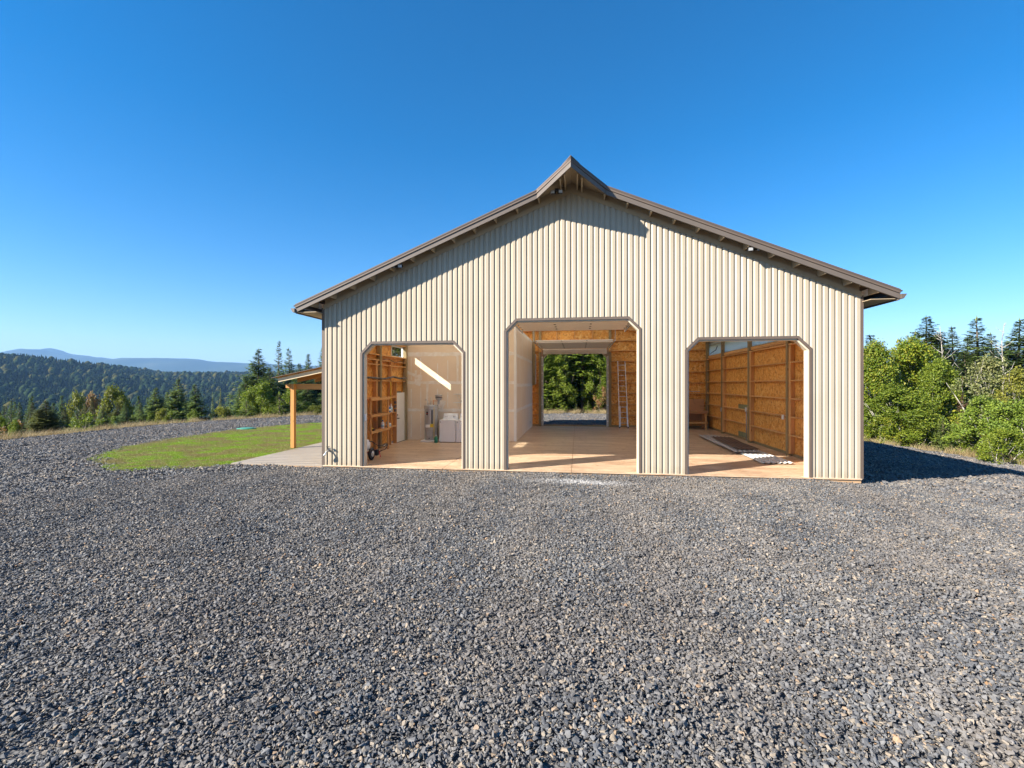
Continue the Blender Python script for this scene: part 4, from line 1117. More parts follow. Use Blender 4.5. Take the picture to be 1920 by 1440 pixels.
MB().lathe([(.143, 0), (.145, .003), (.145, .022), (.143, .025)], HX + .32, HY, 1.83, 28).build('tank_strap', 'black_plastic', wh, True)

def appliance(name, x0, label, dryer):
    t = thing(name, (x0 + .34, 6.0, 0), label, name.replace('_', ' '))
    y0, y1 = 5.72, 6.38
    b = MB().box(x0, x0 + .685, y0, y1, .02, .92).build('cabinet', 'enamel_white', t, bevel=.012)
    MB().box(x0 + .02, x0 + .665, y0 + .03, y1 - .02, 0, .02).build('foot_skirt', 'dark_grey', t)
    p = MB().prism_yz([(y1 - .02, .92), (y1 - .02, 1.16), (y1 - .10, 1.165), (y1 - .20, .92)], x0 + .03, x0 + .655).build('control_panel', 'enamel_white', t, bevel=.01)
    for x, r in ((x0 + .12, .022), (x0 + .20, .022), (x0 + .50, .042)):
        MB().cyl((x, y1 - .17, 1.05), (x, y1 - .20, 1.04), r, r * .85, 16).build('knob', 'galvanized', p, True)
    if not dryer:
        MB().box(x0 + .03, x0 + .655, y0 + .015, y1 - .22, .922, .938).build('lid', 'enamel_white', t, bevel=.004)
    else:
        d = MB().box(x0 + .10, x0 + .585, y0 - .018, y0 - .001, .30, .78).build('front_door', 'enamel_white', t, bevel=.012)
        MB().box(x0 + .12, x0 + .15, y0 - .032, y0 - .019, .45, .62).build('handle', 'enamel_white', d, bevel=.004)
    MB().box(x0 + .03, x0 + .06, y0 - .004, y0 - .001, .82, .86).build('badge', 'dark_grey', t)
appliance('washing_machine', 1.83, 'white top loading washing machine beside the water heater', False)
appliance('clothes_dryer', 2.545, 'white clothes dryer with front door next to the washing machine', True)
for z, nm, lb in ((1.98, 'wall_shelf', 'bare upper wire shelf on the drywall above the dryer'), (1.62, 'wall_shelf', 'lower wire shelf on the drywall holding a dark box')):
    t = thing(nm, (3.0, 6.4, z), lb, 'shelf', 'wire wall shelves')
    MB().box(2.3, 3.75, 6.14, 6.155, z - .012, z + .012).box(2.3, 3.75, 6.48, 6.495, z - .012, z + .012).build('rail', 'white_paint', t)
    w2 = MB()
    for i in range(30): w2.box(2.32 + .049 * i, 2.326 + .049 * i, 6.155, 6.48, z - .003, z + .003)
    w2.build('wire_deck', 'white_paint', t)
    for x in (2.45, 3.5): MB().bar((x, 6.16, z - .012), (x, 6.495, z - .25), .012, .012).build('bracket', 'white_paint', t)
bx = thing('storage_box', (2.85, 6.3, 1.63), 'dark grey tray on the lower wire shelf', 'box')
MB().box(2.62, 3.1, 6.2, 6.42, 1.634, 1.72).build('tray', 'dark_grey', bx, bevel=.01)
MB().box(2.66, 3.06, 6.24, 6.38, 1.72, 1.735).build('lid', 'black_plastic', bx, bevel=.005)
jug = thing('green_jug', (1.73, 5.60, 0), 'green plastic jug on the floor between heater and washer', 'jug')
MB().lathe([(.07, 0), (.075, .02), (.075, .17), (.05, .23), (.025, .25), (.025, .28)], 1.73, 5.60, .001, 16).build('body', 'green_plastic', jug, True)
MB().lathe([(.028, 0), (.028, .03), (.02, .035)], 1.73, 5.60, .281, 12).build('cap', 'white_paint', jug, True)
MB().tube([(1.70, 5.55, .24), (1.66, 5.55, .19), (1.67, 5.55, .12)], .012).build('handle', 'green_plastic', jug, True)
# open lumber shelf against the left wall
sh = thing('lumber_shelf', (.42, 3.3, 0), 'open shelf knocked together from bare lumber against the left wall', 'shelf')
for y in (2.06, 3.55):
    MB().box(.50, .54, y - .045, y + .045, 0, 1.95).build('upright', 'lumber_z', sh)
for z in (.78, 1.33, 1.90):
    MB().box(.170, .50, 2.02, 4.40, z - .02, z - .001).build('shelf_board', 'lumber_y', sh)
    MB().box(.541, .575, 2.02, 3.62, z - .065, z + .02).build('rail', 'lumber_y', sh)
def bottle(x, y, z, r, h, body, cap, label, nm='bottle'):
    t = thing(nm, (x, y, z), label, nm)
    MB().lathe([(r * .95, 0), (r, .01), (r, h * .62), (r * .75, h * .74), (r * .32, h * .84), (r * .32, h * .9)], x, y, z, 14).build('body', body, t, True)
    MB().lathe([(r * .42, 0), (r * .42, h * .12), (r * .25, h * .14)], x, y, z + h * .9, 10).build('cap', cap, t, True)
    MB().lathe([(r * 1.02, 0), (r * 1.02, h * .3)], x, y, z + h * .2, 14).build('label_band', 'light_blue' if body == 'white_paint' else 'white_paint', t, True)
bottle(.42, 3.30, .78, .06, .30, 'white_paint', 'blue_plastic', 'white spray bottle with blue cap on the lumber shelf')
bottle(.38, 3.85, .78, .065, .27, 'light_blue', 'white_paint', 'pale blue bottle with white cap on the lumber shelf')
bottle(.36, 4.12, .78, .05, .16, 'white_paint', 'black_plastic', 'short white bottle with black cap on the lumber shelf')
bottle(.34, 4.08, 1.331, .07, .24, 'blue_plastic', 'white_paint', 'blue jug with white top on the middle lumber shelf', 'jug')
bottle(.34, 4.28, 1.331, .06, .30, 'white_paint', 'white_paint', 'tall white bottle on the middle lumber shelf')
dr = thing('power_drill', (.38, 2.5, .78), 'yellow and black power drill lying on the low lumber shelf', 'drill')
MB().cyl((.36, 2.4, .83), (.36, 2.60, .83), .035).build('motor', 'yellow', dr, True)
MB().cyl((.36, 2.60, .83), (.36, 2.68, .83), .018, .012).build('chuck', 'black_plastic', dr, True)
MB().bar((.36, 2.45, .81), (.44, 2.43, .805), .05, .04).build('grip', 'yellow', dr)
MB().box(.43, .51, 2.37, 2.49, .781, .84).build('battery', 'black_plastic', dr, bevel=.006)
# tow-behind sprayer just inside the left jamb
sp = thing('tank_sprayer', (.70, 1.1, 0), 'white tank sprayer on pneumatic wheels with a black hose', 'sprayer')
SX, SY = .70, 1.1
MB().lathe([(.10, 0), (.21, .05), (.24, .14), (.24, .26), (.19, .36), (.07, .40)], SX, SY, .26, 24).build('tank', 'white_paint', sp, True)
MB().lathe([(.06, 0), (.06, .04)], SX, SY, .665, 14).build('tank_cap', 'black_plastic', sp, True)
for s in (-1, 1):
    wx = SX + s * .24
    MB().box(wx - .015, wx + .015, SY - .22, SY + .5, .24, .27).build('frame_rail', 'red_paint', sp)
for s in (-1, 1):
    wx = SX + s * .30
    w_ = MB()
    n_ = 24
    prof = [(.10, -.045), (.155, -.05), (.185, -.03), (.19, 0), (.185, .03), (.155, .05), (.10, .045)]
    vs = [(wx + h, SY + .0 + r * math.cos(2 * math.pi * q / n_), .19 + r * math.sin(2 * math.pi * q / n_)) for r, h in prof for q in range(n_)]
    fs = [(i * n_ + q, i * n_ + (q + 1) % n_, (i + 1) * n_ + (q + 1) % n_, (i + 1) * n_ + q) for i in range(len(prof) - 1) for q in range(n_)]
    wl_ = w_.add(vs, fs).build('wheel', 'rubber', sp, True)
    MB().cyl((wx - .04, SY, .19), (wx + .04, SY, .19), .105, .105, 20).build('rim', 'white_paint', wl_, True)
    MB().cyl((wx - .045, SY, .19), (wx + .045, SY, .19), .025, .025, 10).build('hub', 'dark_grey', wl_, True)
MB().tube([(SX + .1, SY - .05, .62), (SX + .28, SY + .1, .56), (SX + .34, SY + .35, .42), (SX + .50, SY + .55, .36), (SX + .62, SY + .55, .44), (SX + .60, SY + .40, .30), (SX + .42, SY + .3, .22)], .014, 7).build('hose', 'black_plastic', sp, True)
MB().box(SX + .30, SX + .40, SY + .22, SY + .34, .10, .28).build('pump', 'black_plastic', sp, bevel=.01)
MB().bar((SX + .42, SY + .30, .24), (SX + .50, SY + .22, .06), .03, .02).build('spray_handle', 'red_paint', sp)
MB().cyl((SX - .26, SY, .19), (SX + .26, SY, .19), .015).build('axle', 'steel', sp)

# ------------------------------------------------------------------ rear of the centre bay: ladder
ld = thing('extension_ladder', (9.95, 13.4, 0), 'aluminium extension ladder leaning on the rear wall', 'ladder')
for x0, x1 in ((9.75, 9.70), (10.21, 10.09)):
    r_ = MB().bar((x0, 13.20, .0), (x1, 13.74, 3.68), .035, .075, (0, 1, 0)).build('rail', 'aluminium', ld)
    MB().box(x0 - .03, x0 + .03, 13.15, 13.24, .0, .06).build('foot', 'rubber', r_)
for q in range(12):
    z = .27 + .29 * q; t = z / 3.68; y = 13.20 + .54 * t
    MB().cyl((9.75 - .05 * t, y, z), (10.21 - .12 * t, y, z), .017, None, 8).build('rung', 'aluminium', ld, True)
for x0, x1 in ((9.80, 9.79), (10.16, 10.13)):
    MB().bar((x0, 13.15, .10), (x1, 13.31, 1.2), .03, .06, (0, 1, 0)).build('fly_rail', 'aluminium', ld)
# ------------------------------------------------------------------ right bay: workbench and corrugated sheets
wb = thing('workbench', (13.2, 13.3, 0), 'reddish plywood workbench with lower shelf in the back right corner', 'workbench')
MB().box(11.95, 14.36, 13.02, 13.78, .92, .96).build('bench_top', 'plywood_x', wb)
MB().box(12.0, 14.3, 13.03, 13.07, .84, .918).build('apron', 'plywood_x', wb)
MB().box(11.95, 14.3, 13.785, 13.83, .40, 1.58).build('back_panel', 'plywood_x', wb)
MB().box(11.98, 14.30, 13.05, 13.70, .33, .37).build('lower_shelf', 'lumber_x', wb)
MB().box(11.98, 14.32, 13.0, 13.04, .30, .40).build('shelf_rail', 'lumber_x', wb)
for x in (12.05, 14.22):
    for y in (13.10, 13.66):
        MB().box(x - .045, x + .045, y - .045, y + .045, 0, .918).build('leg', 'lumber_z', wb)
tag(MB().tube([(12.0, 13.84, 2.02), (14.1, 13.84, 2.0)], .022, 6).build('light_tube', 'white_paint', None, True), 'slim white tube fixed level above the workbench', 'tube')
MB().tube([(12.4, 13.80, 1.62), (12.9, 13.78, 1.60), (13.2, 13.78, 1.46), (13.5, 13.79, 1.60), (13.75, 13.79, 1.62), (13.8, 13.79, 1.35), (14.05, 13.8, 1.22), (14.3, 13.7, 1.2)], .009, 5).build('cord', 'black_plastic', wb, True)

def corrugated(name, P0, dirv, L_, wid, pitch, h, z, mat, label, sag=0.0):
    d = Vector(dirv).normalized(); r = Vector((d.y, -d.x)); n_ = int(wid / pitch) * 6; m_ = 10
    vs = []; th = .004
    for side_ in (0, 1):
        for i in range(m_ + 1):
            for j in range(n_ + 1):
                u = j / n_ * wid; ph = (u / pitch) % 1
                hh = h * (0 if ph < .5 else (ph - .5) / .12 if ph < .62 else 1 if ph < .88 else (1 - ph) / .12)
                p = Vector(P0) + d * (L_ * i / m_) + r * u
                vs.append((p.x, p.y, z + hh - th * side_ + .012 * math.sin(i * .9 + u)))
    fs = []; N_ = (m_ + 1) * (n_ + 1)
    for i in range(m_):
        for j in range(n_):
            a = i * (n_ + 1) + j; fs += [(a, a + 1, a + n_ + 2, a + n_ + 1), (N_ + a, N_ + a + n_ + 1, N_ + a + n_ + 2, N_ + a + 1)]
    for i in range(m_):
        for j in (0, n_):
            a = i * (n_ + 1) + j; fs.append((a, a + n_ + 1, N_ + a + n_ + 1, N_ + a))
    for i in (0, m_):
        for j in range(n_):
            a = i * (n_ + 1) + j; fs.append((a, N_ + a, N_ + a + 1, a + 1))
    o = MB().add(vs, fs).build(name, mat, None)
    return tag(o, label, 'metal sheet', 'corrugated sheets on the floor')
corrugated('corrugated_sheet', (12.95, 1.95), (.015, 1), 5.6, .92, .152, .030, .03, 'sheet_white', 'pale corrugated roofing sheet at the bottom of the floor stack')
corrugated('corrugated_sheet', (12.83, 4.0), (.02, 1), 5.4, .84, .152, .030, .07, 'galvanized', 'second dull grey corrugated sheet pushed farther back in the stack')
corrugated('corrugated_sheet', (13.02, 4.35), (.045, 1), 4.0, .76, .152, .026, .115, 'sheet_brown', 'dark brown corrugated sheet on top of the floor stack')
tag(MB().box(13.78, 13.88, 4.1, 6.2, .002, .03).build('lumber_strip', 'fir_x', None), 'pale wooden batten lying beside the corrugated sheets', 'batten')

# ------------------------------------------------------------------ lean-to over the patio
lt = thing('lean_to', (-1.6, 5.2, 0), 'orange stained timber lean-to roof over the side patio', 'lean-to')
def zr(x): return 2.56 + .20 * (x + 3.55)
for y in (3.44, 7.2):
    MB().box(-3.27, -3.13, y - .07, y + .07, -.012, 2.40).build('post', 'stain_z', lt)
    MB().box(-3.42, -.04, y - .02 + .09, y + .02 + .09, 2.20, 2.41).build('cross_beam', 'stain_x', lt)
MB().box(-3.46, -3.29, 3.36, 7.35, 2.26, 2.405).build('eave_beam', 'stain_y', lt)
for i, y in enumerate((3.12, 4.35, 5.6, 6.85, 7.6)):
    MB().bar((-3.60, y, zr(-3.60)), (-.05, y, zr(-.05)), .045, .14).build('rafter', 'fir_x' if i == 0 else 'stain_x', lt)
for i in range(6):
    x = -3.50 + .66 * i
    MB().box(x - .045, x + .045, 3.06, 7.7, zr(x) + .075, zr(x) + .112).build('purlin', 'stain_y', lt)
m = MB()
o = [(-3.80, 2.98), (-.03, 2.98), (-.03, 7.8), (-3.80, 7.8)]
m.add([(x, y, zr(x) + .135) for x, y in o] + [(x, y, zr(x) + .116) for x, y in o], [(0, 1, 2, 3), (7, 6, 5, 4), (0, 4, 5, 1), (1, 5, 6, 2), (2, 6, 7, 3), (3, 7, 4, 0)])
m.build('roof_sheet', 'roof_metal', lt)
for q in range(8):
    ya = 3.02 + .59 * q
    MB().bar((-3.70, ya + .285, zr(-3.70) + .1138), (-.06, ya + .285, zr(-.06) + .1138), .57, .003).build('deck_board', 'stain_x', lt)
# septic lid in the lawn edge
sl_ = thing('septic_lid', (-10.4, 10.3, -.07), 'round green plastic septic riser lid at the lawn edge', 'lid')
zl = tz(-10.4, 10.3)
MB().lathe([(.46, 0), (.48, .05), (.46, .08), (.25, .105), (.05, .11)], -10.4, 10.3, zl, 28).build('cover', plain('lid_green', (.05, .22, .15), .5, 0, .1, 6).name, sl_, True)
MB().lathe([(.52, 0), (.52, .035), (.45, .04)], -10.4, 10.3, zl - .01, 28).build('riser_rim', 'galvanized', sl_, True)

# ------------------------------------------------------------------ trees
def conifer_meshes(seed, H=10., R=2.0, bare=.06, levels=40, branches=6, spray=.42, power=.85, gap=0.0, droop=.25):
    rng = random.Random(seed); V = []; Fc = []; T = MB()
    # trunk
    pts = []; lean = rng.uniform(-.02, .02) * H
    for i in range(9):
        t = i / 8; pts.append((lean * t * t, 0, H * t))
    for i in range(8):
        r0 = .016 * H * (1 - i / 8) + .012; r1 = .016 * H * (1 - (i + 1) / 8) + .008
        T.cyl(pts[i], pts[i + 1], r0, r1, 7, False)
    side_bias = rng.uniform(0, 6.28)
    for lv in range(levels):
        t = bare + (1 - bare) * ((lv + rng.random() * .8) / levels)
        z = H * t
        rmax = R * (1 - t) * (1 + power * t) * (1 if t > .2 else .72 + .28 * t / .2) + .02
        nb = branches if t < .85 else 4
        for b in range(nb):
            if rng.random() < gap: continue
            a = rng.uniform(0, 6.2832)
            L = max(.12, rmax * rng.uniform(.62, 1.14) * (1 + .12 * math.cos(a - side_bias)))
            up = -.05 + .85 * t * t - droop * (1 - t) * rng.uniform(.5, 1.3)
            ca, sa = math.cos(a), math.sin(a)
            T.cyl((lean * t * t, 0, z), (lean * t * t + ca * L * .9, sa * L * .9, z + up * L * .8), .010 + .006 * L, .004, 3, False)
            n = max(3, int(L / (spray * .30)))
            for i in range(n):
                s = .18 + .82 * (i + rng.random() * .6) / n
                bx, by, bz = lean * t * t + ca * L * s, sa * L * s, z + up * L * s + .10 * L * s * s
                for sd in (-1, 1):
                    l = spray * (1.15 - .65 * s) * rng.uniform(.7, 1.25) * (.30 + .70 * min(1, L / 1.3))
                    da = a + sd * rng.uniform(.45, 1.15); dz = rng.uniform(-.45, .12) - .15 * (1 - t)
                    ex, ey, ez = bx + math.cos(da) * l, by + math.sin(da) * l, bz + dz * l
                    w = l * rng.uniform(.17, .28); px_, py_ = -math.sin(da) * w, math.cos(da) * w
                    mx, my, mz = bx + (ex - bx) * .45, by + (ey - by) * .45, bz + (ez - bz) * .45 + .05 * l
                    tw = rng.uniform(-.10, .10) * l
                    o = len(V)
                    V += [(bx, by, bz), (mx + px_, my + py_, mz - .04 * l + tw), (ex, ey, ez), (mx - px_, my - py_, mz - .04 * l - tw)]
                    Fc.append((o, o + 1, o + 2, o + 3))
                    o = len(V)
                    q = rng.uniform(-.5, .5)
                    V += [(mx, my, mz), (mx + px_ * 1.9 + math.cos(da) * l * .25, my + py_ * 1.9 + math.sin(da) * l * .25, mz - .12 * l), (mx + math.cos(da + q) * l * .45, my + math.sin(da + q) * l * .45, mz - .03 * l)]
                    Fc.append((o, o + 1, o + 2))
    # leader
    for i in range(6):
        a = rng.uniform(0, 6.28); o = len(V); zz = H * (.955 + .045 * i / 6)
        V += [(lean, 0, zz), (lean + math.cos(a) * .06, math.sin(a) * .06, zz + .05), (lean, 0, zz + .30)]; Fc.append((o, o + 1, o + 2))
    return mesh_np('crown', V, Fc), T.mesh('trunk', True)

def broadleaf_meshes(seed, H=6., R=2.3, leaves=7000, size=.13, clumps=60, base=.02, squash=1.0, stems=4, bare_twigs=0):
    rng = random.Random(seed); V = []; Fc = []; T = MB()
    # clump centres in an uneven crown
    cs = []
    lob = [(rng.uniform(0, 6.28), rng.uniform(.25, .95), rng.uniform(.75, 1.25)) for _ in range(7)]
    for i in range(clumps):
        a = rng.uniform(0, 6.2832); t = rng.random()
        zz = base + (1 - base) * t
        prof = math.sin(math.pi * min(1, .16 + .84 * zz) ** .9) ** .6 if zz < .97 else .25
        rr = R * prof * (rng.uniform(.55, 1.05) if rng.random() < .8 else rng.uniform(.1, .6))
        for la, lz, lf in lob:
            d = math.cos(a - la)
            if d > .5 and abs(zz - lz) < .25: rr *= 1 + (lf - 1) * (d - .5) * 2
        cs.append((rr * math.cos(a), rr * math.sin(a), H * zz, R * rng.uniform(.13, .26)))
    # stems
    for sidx in range(stems):
        a = rng.uniform(0, 6.28); p = Vector((.15 * math.cos(a), .15 * math.sin(a), -.3)); path = [tuple(p)]
        d = Vector((math.cos(a) * .28, math.sin(a) * .28, 1))
        for i in range(6):
            p = p + d * (H * .13); d = d + Vector((rng.uniform(-.2, .2), rng.uniform(-.2, .2), 0)); path.append(tuple(p))
        T.tube(path, .022 * H / max(1, stems ** .5), 6, .008)
    for c in cs[::2]:
        zt = max(.2, c[2] - rng.uniform(.6, 1.4)); f = rng.uniform(.1, .4)
        T.tube([(c[0] * f, c[1] * f, zt), (c[0] * .65, c[1] * .65, (zt + c[2]) / 2 + .1), (c[0], c[1], c[2])], .018, 4, .006)
    for i in range(bare_twigs):
        a = rng.uniform(0, 6.28); r = R * rng.uniform(.2, .8); z = H * rng.uniform(.5, .95)
        T.tube([(r * math.cos(a), r * math.sin(a), z), (r * 1.25 * math.cos(a + .2), r * 1.25 * math.sin(a + .2), z + .5), (r * 1.35 * math.cos(a + .35), r * 1.35 * math.sin(a + .35), z + .95)], .014, 4, .005)
    per = leaves // clumps
    for cx, cy, cz, cr in cs:
        for i in range(int(per * rng.uniform(.6, 1.4))):
            d = Vector((rng.gauss(0, 1), rng.gauss(0, 1), rng.gauss(0, .75)))
            r = cr * rng.uniform(.35, 1.35) ** .8; d = d.normalized() * r
            x, y, z = cx + d.x, cy + d.y, max(.03, cz + d.z)
            s = size * rng.uniform(.6, 1.35)
            nrm = Vector((rng.gauss(0, .6) + d.x * .6, rng.gauss(0, .6) + d.y * .6, rng.uniform(.3, 1.2))).normalized()
            u = nrm.orthogonal().normalized(); q = rng.uniform(0, 6.28); w = nrm.cross(u)
            e = u * math.cos(q) + w * math.sin(q); f = nrm.cross(e)
            p = Vector((x, y, z)); o = len(V); bend = nrm * (-.18 * s)
            V += [tuple(p - e * s * .5), tuple(p + f * s * .38 + bend), tuple(p + e * s * .55), tuple(p - f * s * .38 + bend)]
            Fc.append((o, o + 1, o + 2, o + 3))
    return mesh_np('crown', V, Fc), T.mesh('trunk', True)

CON = [conifer_meshes(21, 10, 2.1, .04, 84, 5, .56, .7), conifer_meshes(22, 10, 1.9, .08, 78, 5, .54, .55, .12), conifer_meshes(23, 10, 1.8, .30, 60, 5, .56, .7, .22, .3),
       conifer_meshes(24, 10, 2.3, .03, 94, 6, .54, .8), conifer_meshes(25, 10, 1.6, .12, 74, 4, .50, .4, .18, .3)]
YNG = [conifer_meshes(31, 3, 1.0, .02, 44, 5, .24, .8, 0, .0), conifer_meshes(32, 3, .9, .02, 38, 4, .22, .6, .05, -.1)]
BRD = [broadleaf_meshes(41, 6, 2.5, 20000, .15, 110), broadleaf_meshes(42, 6, 2.2, 16000, .15, 90, .02, 1, 5), broadleaf_meshes(43, 6, 1.9, 5200, .15, 46, .05, 1, 3, 14), broadleaf_meshes(44, 3, 1.5, 7000, .11, 50, 0, 1, 4)]
SPARSE = broadleaf_meshes(45, 4, 1.5, 1500, .17, 30, .1, 1, 3, 10)

def plant(name, meshes, x, y, z, h0, h, wscale, rot, leafm, barkm, label, cat='tree', group=None):
    t = thing(name, (x, y, z), label, cat, group)
    s = h / h0
    for nm, me, mt in (('crown', meshes[0], leafm), ('trunk', meshes[1], barkm)):
        key = (me.name, mt)
        if key not in MESHMAT:
            q = me if not me.materials else me.copy()
            q.materials.clear(); q.materials.append(MATS[mt]); MESHMAT[key] = q
        o = bpy.data.objects.new(nm, MESHMAT[key]); C.objects.link(o); o.parent = t
    t.rotation_euler = (0, 0, rot); t.scale = (s * wscale, s * wscale, s)
    return t
MESHMAT = {}
def tree_px(name, kind, px, topy, depth, wpx, leafm, label, group=None, barkm='bark', cat='tree', ground_drop=.15):
    """a tree standing in picture column px at a real distance; its height follows from its top and the ground under it"""
    x, y = place(px, depth); z = tz(x, y) - ground_drop
    top = CAM.z + (720 - topy) / FPX * depth
    meshes, h0, r0 = kind
    h = max(.8, top - z)
    want = wpx / FPX * depth / 2
    ws = want / (r0 * h / h0)
    plant(name, meshes, x, y, z, h0, h, ws, RNG.uniform(0, 6.28), leafm, barkm, label, cat, group)
K = {'c%d' % i: (CON[i], 10., r) for i, r in enumerate((2.1, 1.9, 1.7, 2.3, 1.6))}
K.update({'y0': (YNG[0], 3., 1.0), 'y1': (YNG[1], 3., .9), 'b0': (BRD[0], 6., 2.6), 'b1': (BRD[1], 6., 2.3), 'b2': (BRD[2], 6., 2.0), 'b3': (BRD[3], 3., 1.6), 's': (SPARSE, 4., 1.6)})

GL = 'trees below the rim of the drive'
L = [
 ('fir_tree', 'c1', 27, 753, 40, 42, 'needles_green', 'grey green fir with brown weeds at its foot below the drive rim'),
 ('fir_tree', 'c3', 57, 744, 48, 52, 'needles_green', 'broad mid green fir behind the olive cedar below the drive rim'),
 ('cedar_tree', 'c3', 88, 752, 27, 66, 'needles_olive', 'dense olive green pyramid shaped cedar at the drive rim'),
 ('fir_tree', 'c0', 118, 742, 38, 36, 'needles_dark', 'slim dark fir between the olive cedar and the pale leafy tree'),
 ('broadleaf_tree', 'b2', 146, 736, 42, 46, 'leaves_gold', 'loose olive and gold leafed tree among the firs'),
 ('broadleaf_tree', 'b2', 172, 738, 46, 44, 'leaves_brown', 'thin tree with pinkish brown autumn leaves'),
 ('birch_sapling', 's', 158, 771, 27, 44, 'leaves_lime', 'sparse bright green sapling with a pale stem at the gravel edge'),
 ('fir_tree', 'c0', 190, 768, 30, 40, 'needles_dark', 'short dark fir behind the bright sapling'),
 ('broadleaf_tree', 'b1', 218, 731, 40, 60, 'leaves_gold', 'rounded yellow green maple crowning the row below the drive'),
 ('fir_tree', 'c1', 238, 765, 31, 44, 'needles_green', 'low bushy fir under the yellow green maple'),
 ('fir_tree', 'c0', 262, 742, 40, 40, 'needles_dark', 'dark narrow fir next to the yellow green maple'),
 ('fir_tree', 'c3', 291, 727, 37, 62, 'needles_green', 'broad sunlit fir with wide skirts near the lawn bend'),
 ('fir_tree', 'c0', 312, 735, 42, 44, 'needles_dark', 'shaded fir squeezed behind the broad sunlit fir'),
 ('fir_tree', 'c3', 335, 710, 40, 64, 'needles_dark', 'tall dark fir with a full pointed crown at the valley gap'),
 ('fir_tree', 'c0', 368, 721, 38, 58, 'needles_dark', 'dark fir standing alone beside the open valley gap'),
 ('bushy_shrub', 'b3', 416, 766, 38, 44, 'leaves_gold', 'low olive bush in the gap with the valley view'),
 ('fir_tree', 'c1', 452, 730, 44, 50, 'needles_green', 'green fir at the left foot of the tall fir clump'),
 ('fir_tree', 'c3', 484, 655, 50, 92, 'needles_dark', 'tall wide douglas fir left of the lean-to clump'),
 ('fir_tree', 'c4', 522, 640, 54, 46, 'needles_dark', 'tallest slender fir with open upper branches behind the lean-to'),
 ('fir_tree', 'c1', 543, 654, 52, 58, 'needles_dark', 'pointed fir just right of the tallest slender fir'),
 ('fir_tree', 'c0', 580, 664, 58, 52, 'needles_dark', 'dark fir rising over the lean-to roof'),
 ('fir_tree', 'c1', 604, 640, 60, 60, 'needles_dark', 'tall fir half hidden by the barn corner'),
 ('fir_tree', 'c3', 506, 690, 47, 74, 'needles_green', 'full green fir in front of the tallest slender fir'),
 ('fir_tree', 'c3', 560, 682, 50, 66, 'needles_green', 'full green fir just above the lean-to eave'),
 ('fir_tree', 'c0', 462, 705, 48, 56, 'needles_dark', 'dark fir on the valley side of the wide douglas fir'),
 ('fir_tree', 'c3', 596, 690, 52, 66, 'needles_green', 'full fir between the lean-to roof and the barn corner'),
 ('bushy_shrub', 'b1', 492, 722, 40, 62, 'leaves_lime', 'bright leafy thicket at the foot of the tall firs'),
 ('young_fir', 'y0', 462, 752, 37, 50, 'needles_green', 'young round fir left of the bright leafy thicket'),
 ('young_fir', 'y1', 525, 738, 38, 48, 'needles_bright', 'young fresh green fir right of the bright leafy thicket'),
 ('broadleaf_tree', 'b2', 548, 728, 40, 52, 'leaves_lime', 'loose green leafy tree left of the lean-to post'),
 ('fir_tree', 'c3', 578, 722, 44, 66, 'needles_dark', 'shaded bushy fir seen under the lean-to beam'),
 ('fir_tree', 'c0', 612, 720, 46, 60, 'needles_dark', 'dark fir filling the gap between lean-to post and barn'),
 ('bushy_shrub', 'b3', 592, 762, 39, 44, 'leaves_gold', 'small golden bush at the gravel edge under the lean-to'),
 ('fir_tree', 'c1', 5, 762, 34, 50, 'needles_green', 'fir at the far end of the row above the straw bank'),
 ('bushy_shrub', 's', 26, 785, 27, 40, 'leaves_brown', 'brown withered bush on the straw bank'),
 ('fir_tree', 'c0', -40, 748, 38, 60, 'needles_dark', 'dark fir beyond the end of the straw bank'),
]
for nm, kd, px, ty, dp, wp, lm_, lb in L:
    tree_px(nm, K[kd], px, ty, dp, wp * 1.3, lm_, lb, GL, 'bark_grey' if kd == 's' else 'bark', 'shrub' if 'shrub' in nm else 'tree')
rf = random.Random(77)
for i in range(20):
    px = -20 + 19.8 * i + rf.uniform(-5, 5)
    if 388 < px < 442: continue
    tree_px('fir_tree', K[rf.choice(('c0', 'c1', 'c3'))], px, rf.uniform(752, 772) - .03 * px, rf.uniform(27, 33) + (.03 * px), rf.uniform(42, 60), rf.choice(('needles_dark', 'needles_green', 'needles_olive')), 'low bushy fir filling the crowded row just under the drive rim', GL)
for i in range(14):
    px = 5 + 27 * i + rf.uniform(-8, 8)
    if 380 < px < 440: continue
    tree_px('alder_bush', K[rf.choice(('b1', 'b3', 'b2'))], px, rf.uniform(785, 796) - .055 * px, rf.uniform(25.5, 28) + .024 * px, rf.uniform(26, 40), rf.choice(('leaves_lime', 'leaves_gold', 'leaves_lime')), 'small sunlit leafy bush poking over the straw bank', GL, 'bark_grey', 'shrub')
tree_px('broadleaf_tree', K['b0'], 745, 590, 46, 150, 'leaves_lime', 'tall leafy tree showing only through the high side window', GL, 'bark_grey')
GV = 'valley poplars'
for px, ty, dp, wp, lm_, lb in ((413, 728, 120, 16, 'leaves_gold', 'distant yellow topped poplar in the valley gap'), (398, 735, 130, 18, 'needles_dark', 'distant dark tree left of the yellow poplar'), (432, 738, 125, 18, 'needles_green', 'distant green tree right of the yellow poplar')):
    tree_px('valley_tree', K['b1'] if 'poplar' in lb[:26] else K['c0'], px, ty, dp, wp, lm_, lb, GV)

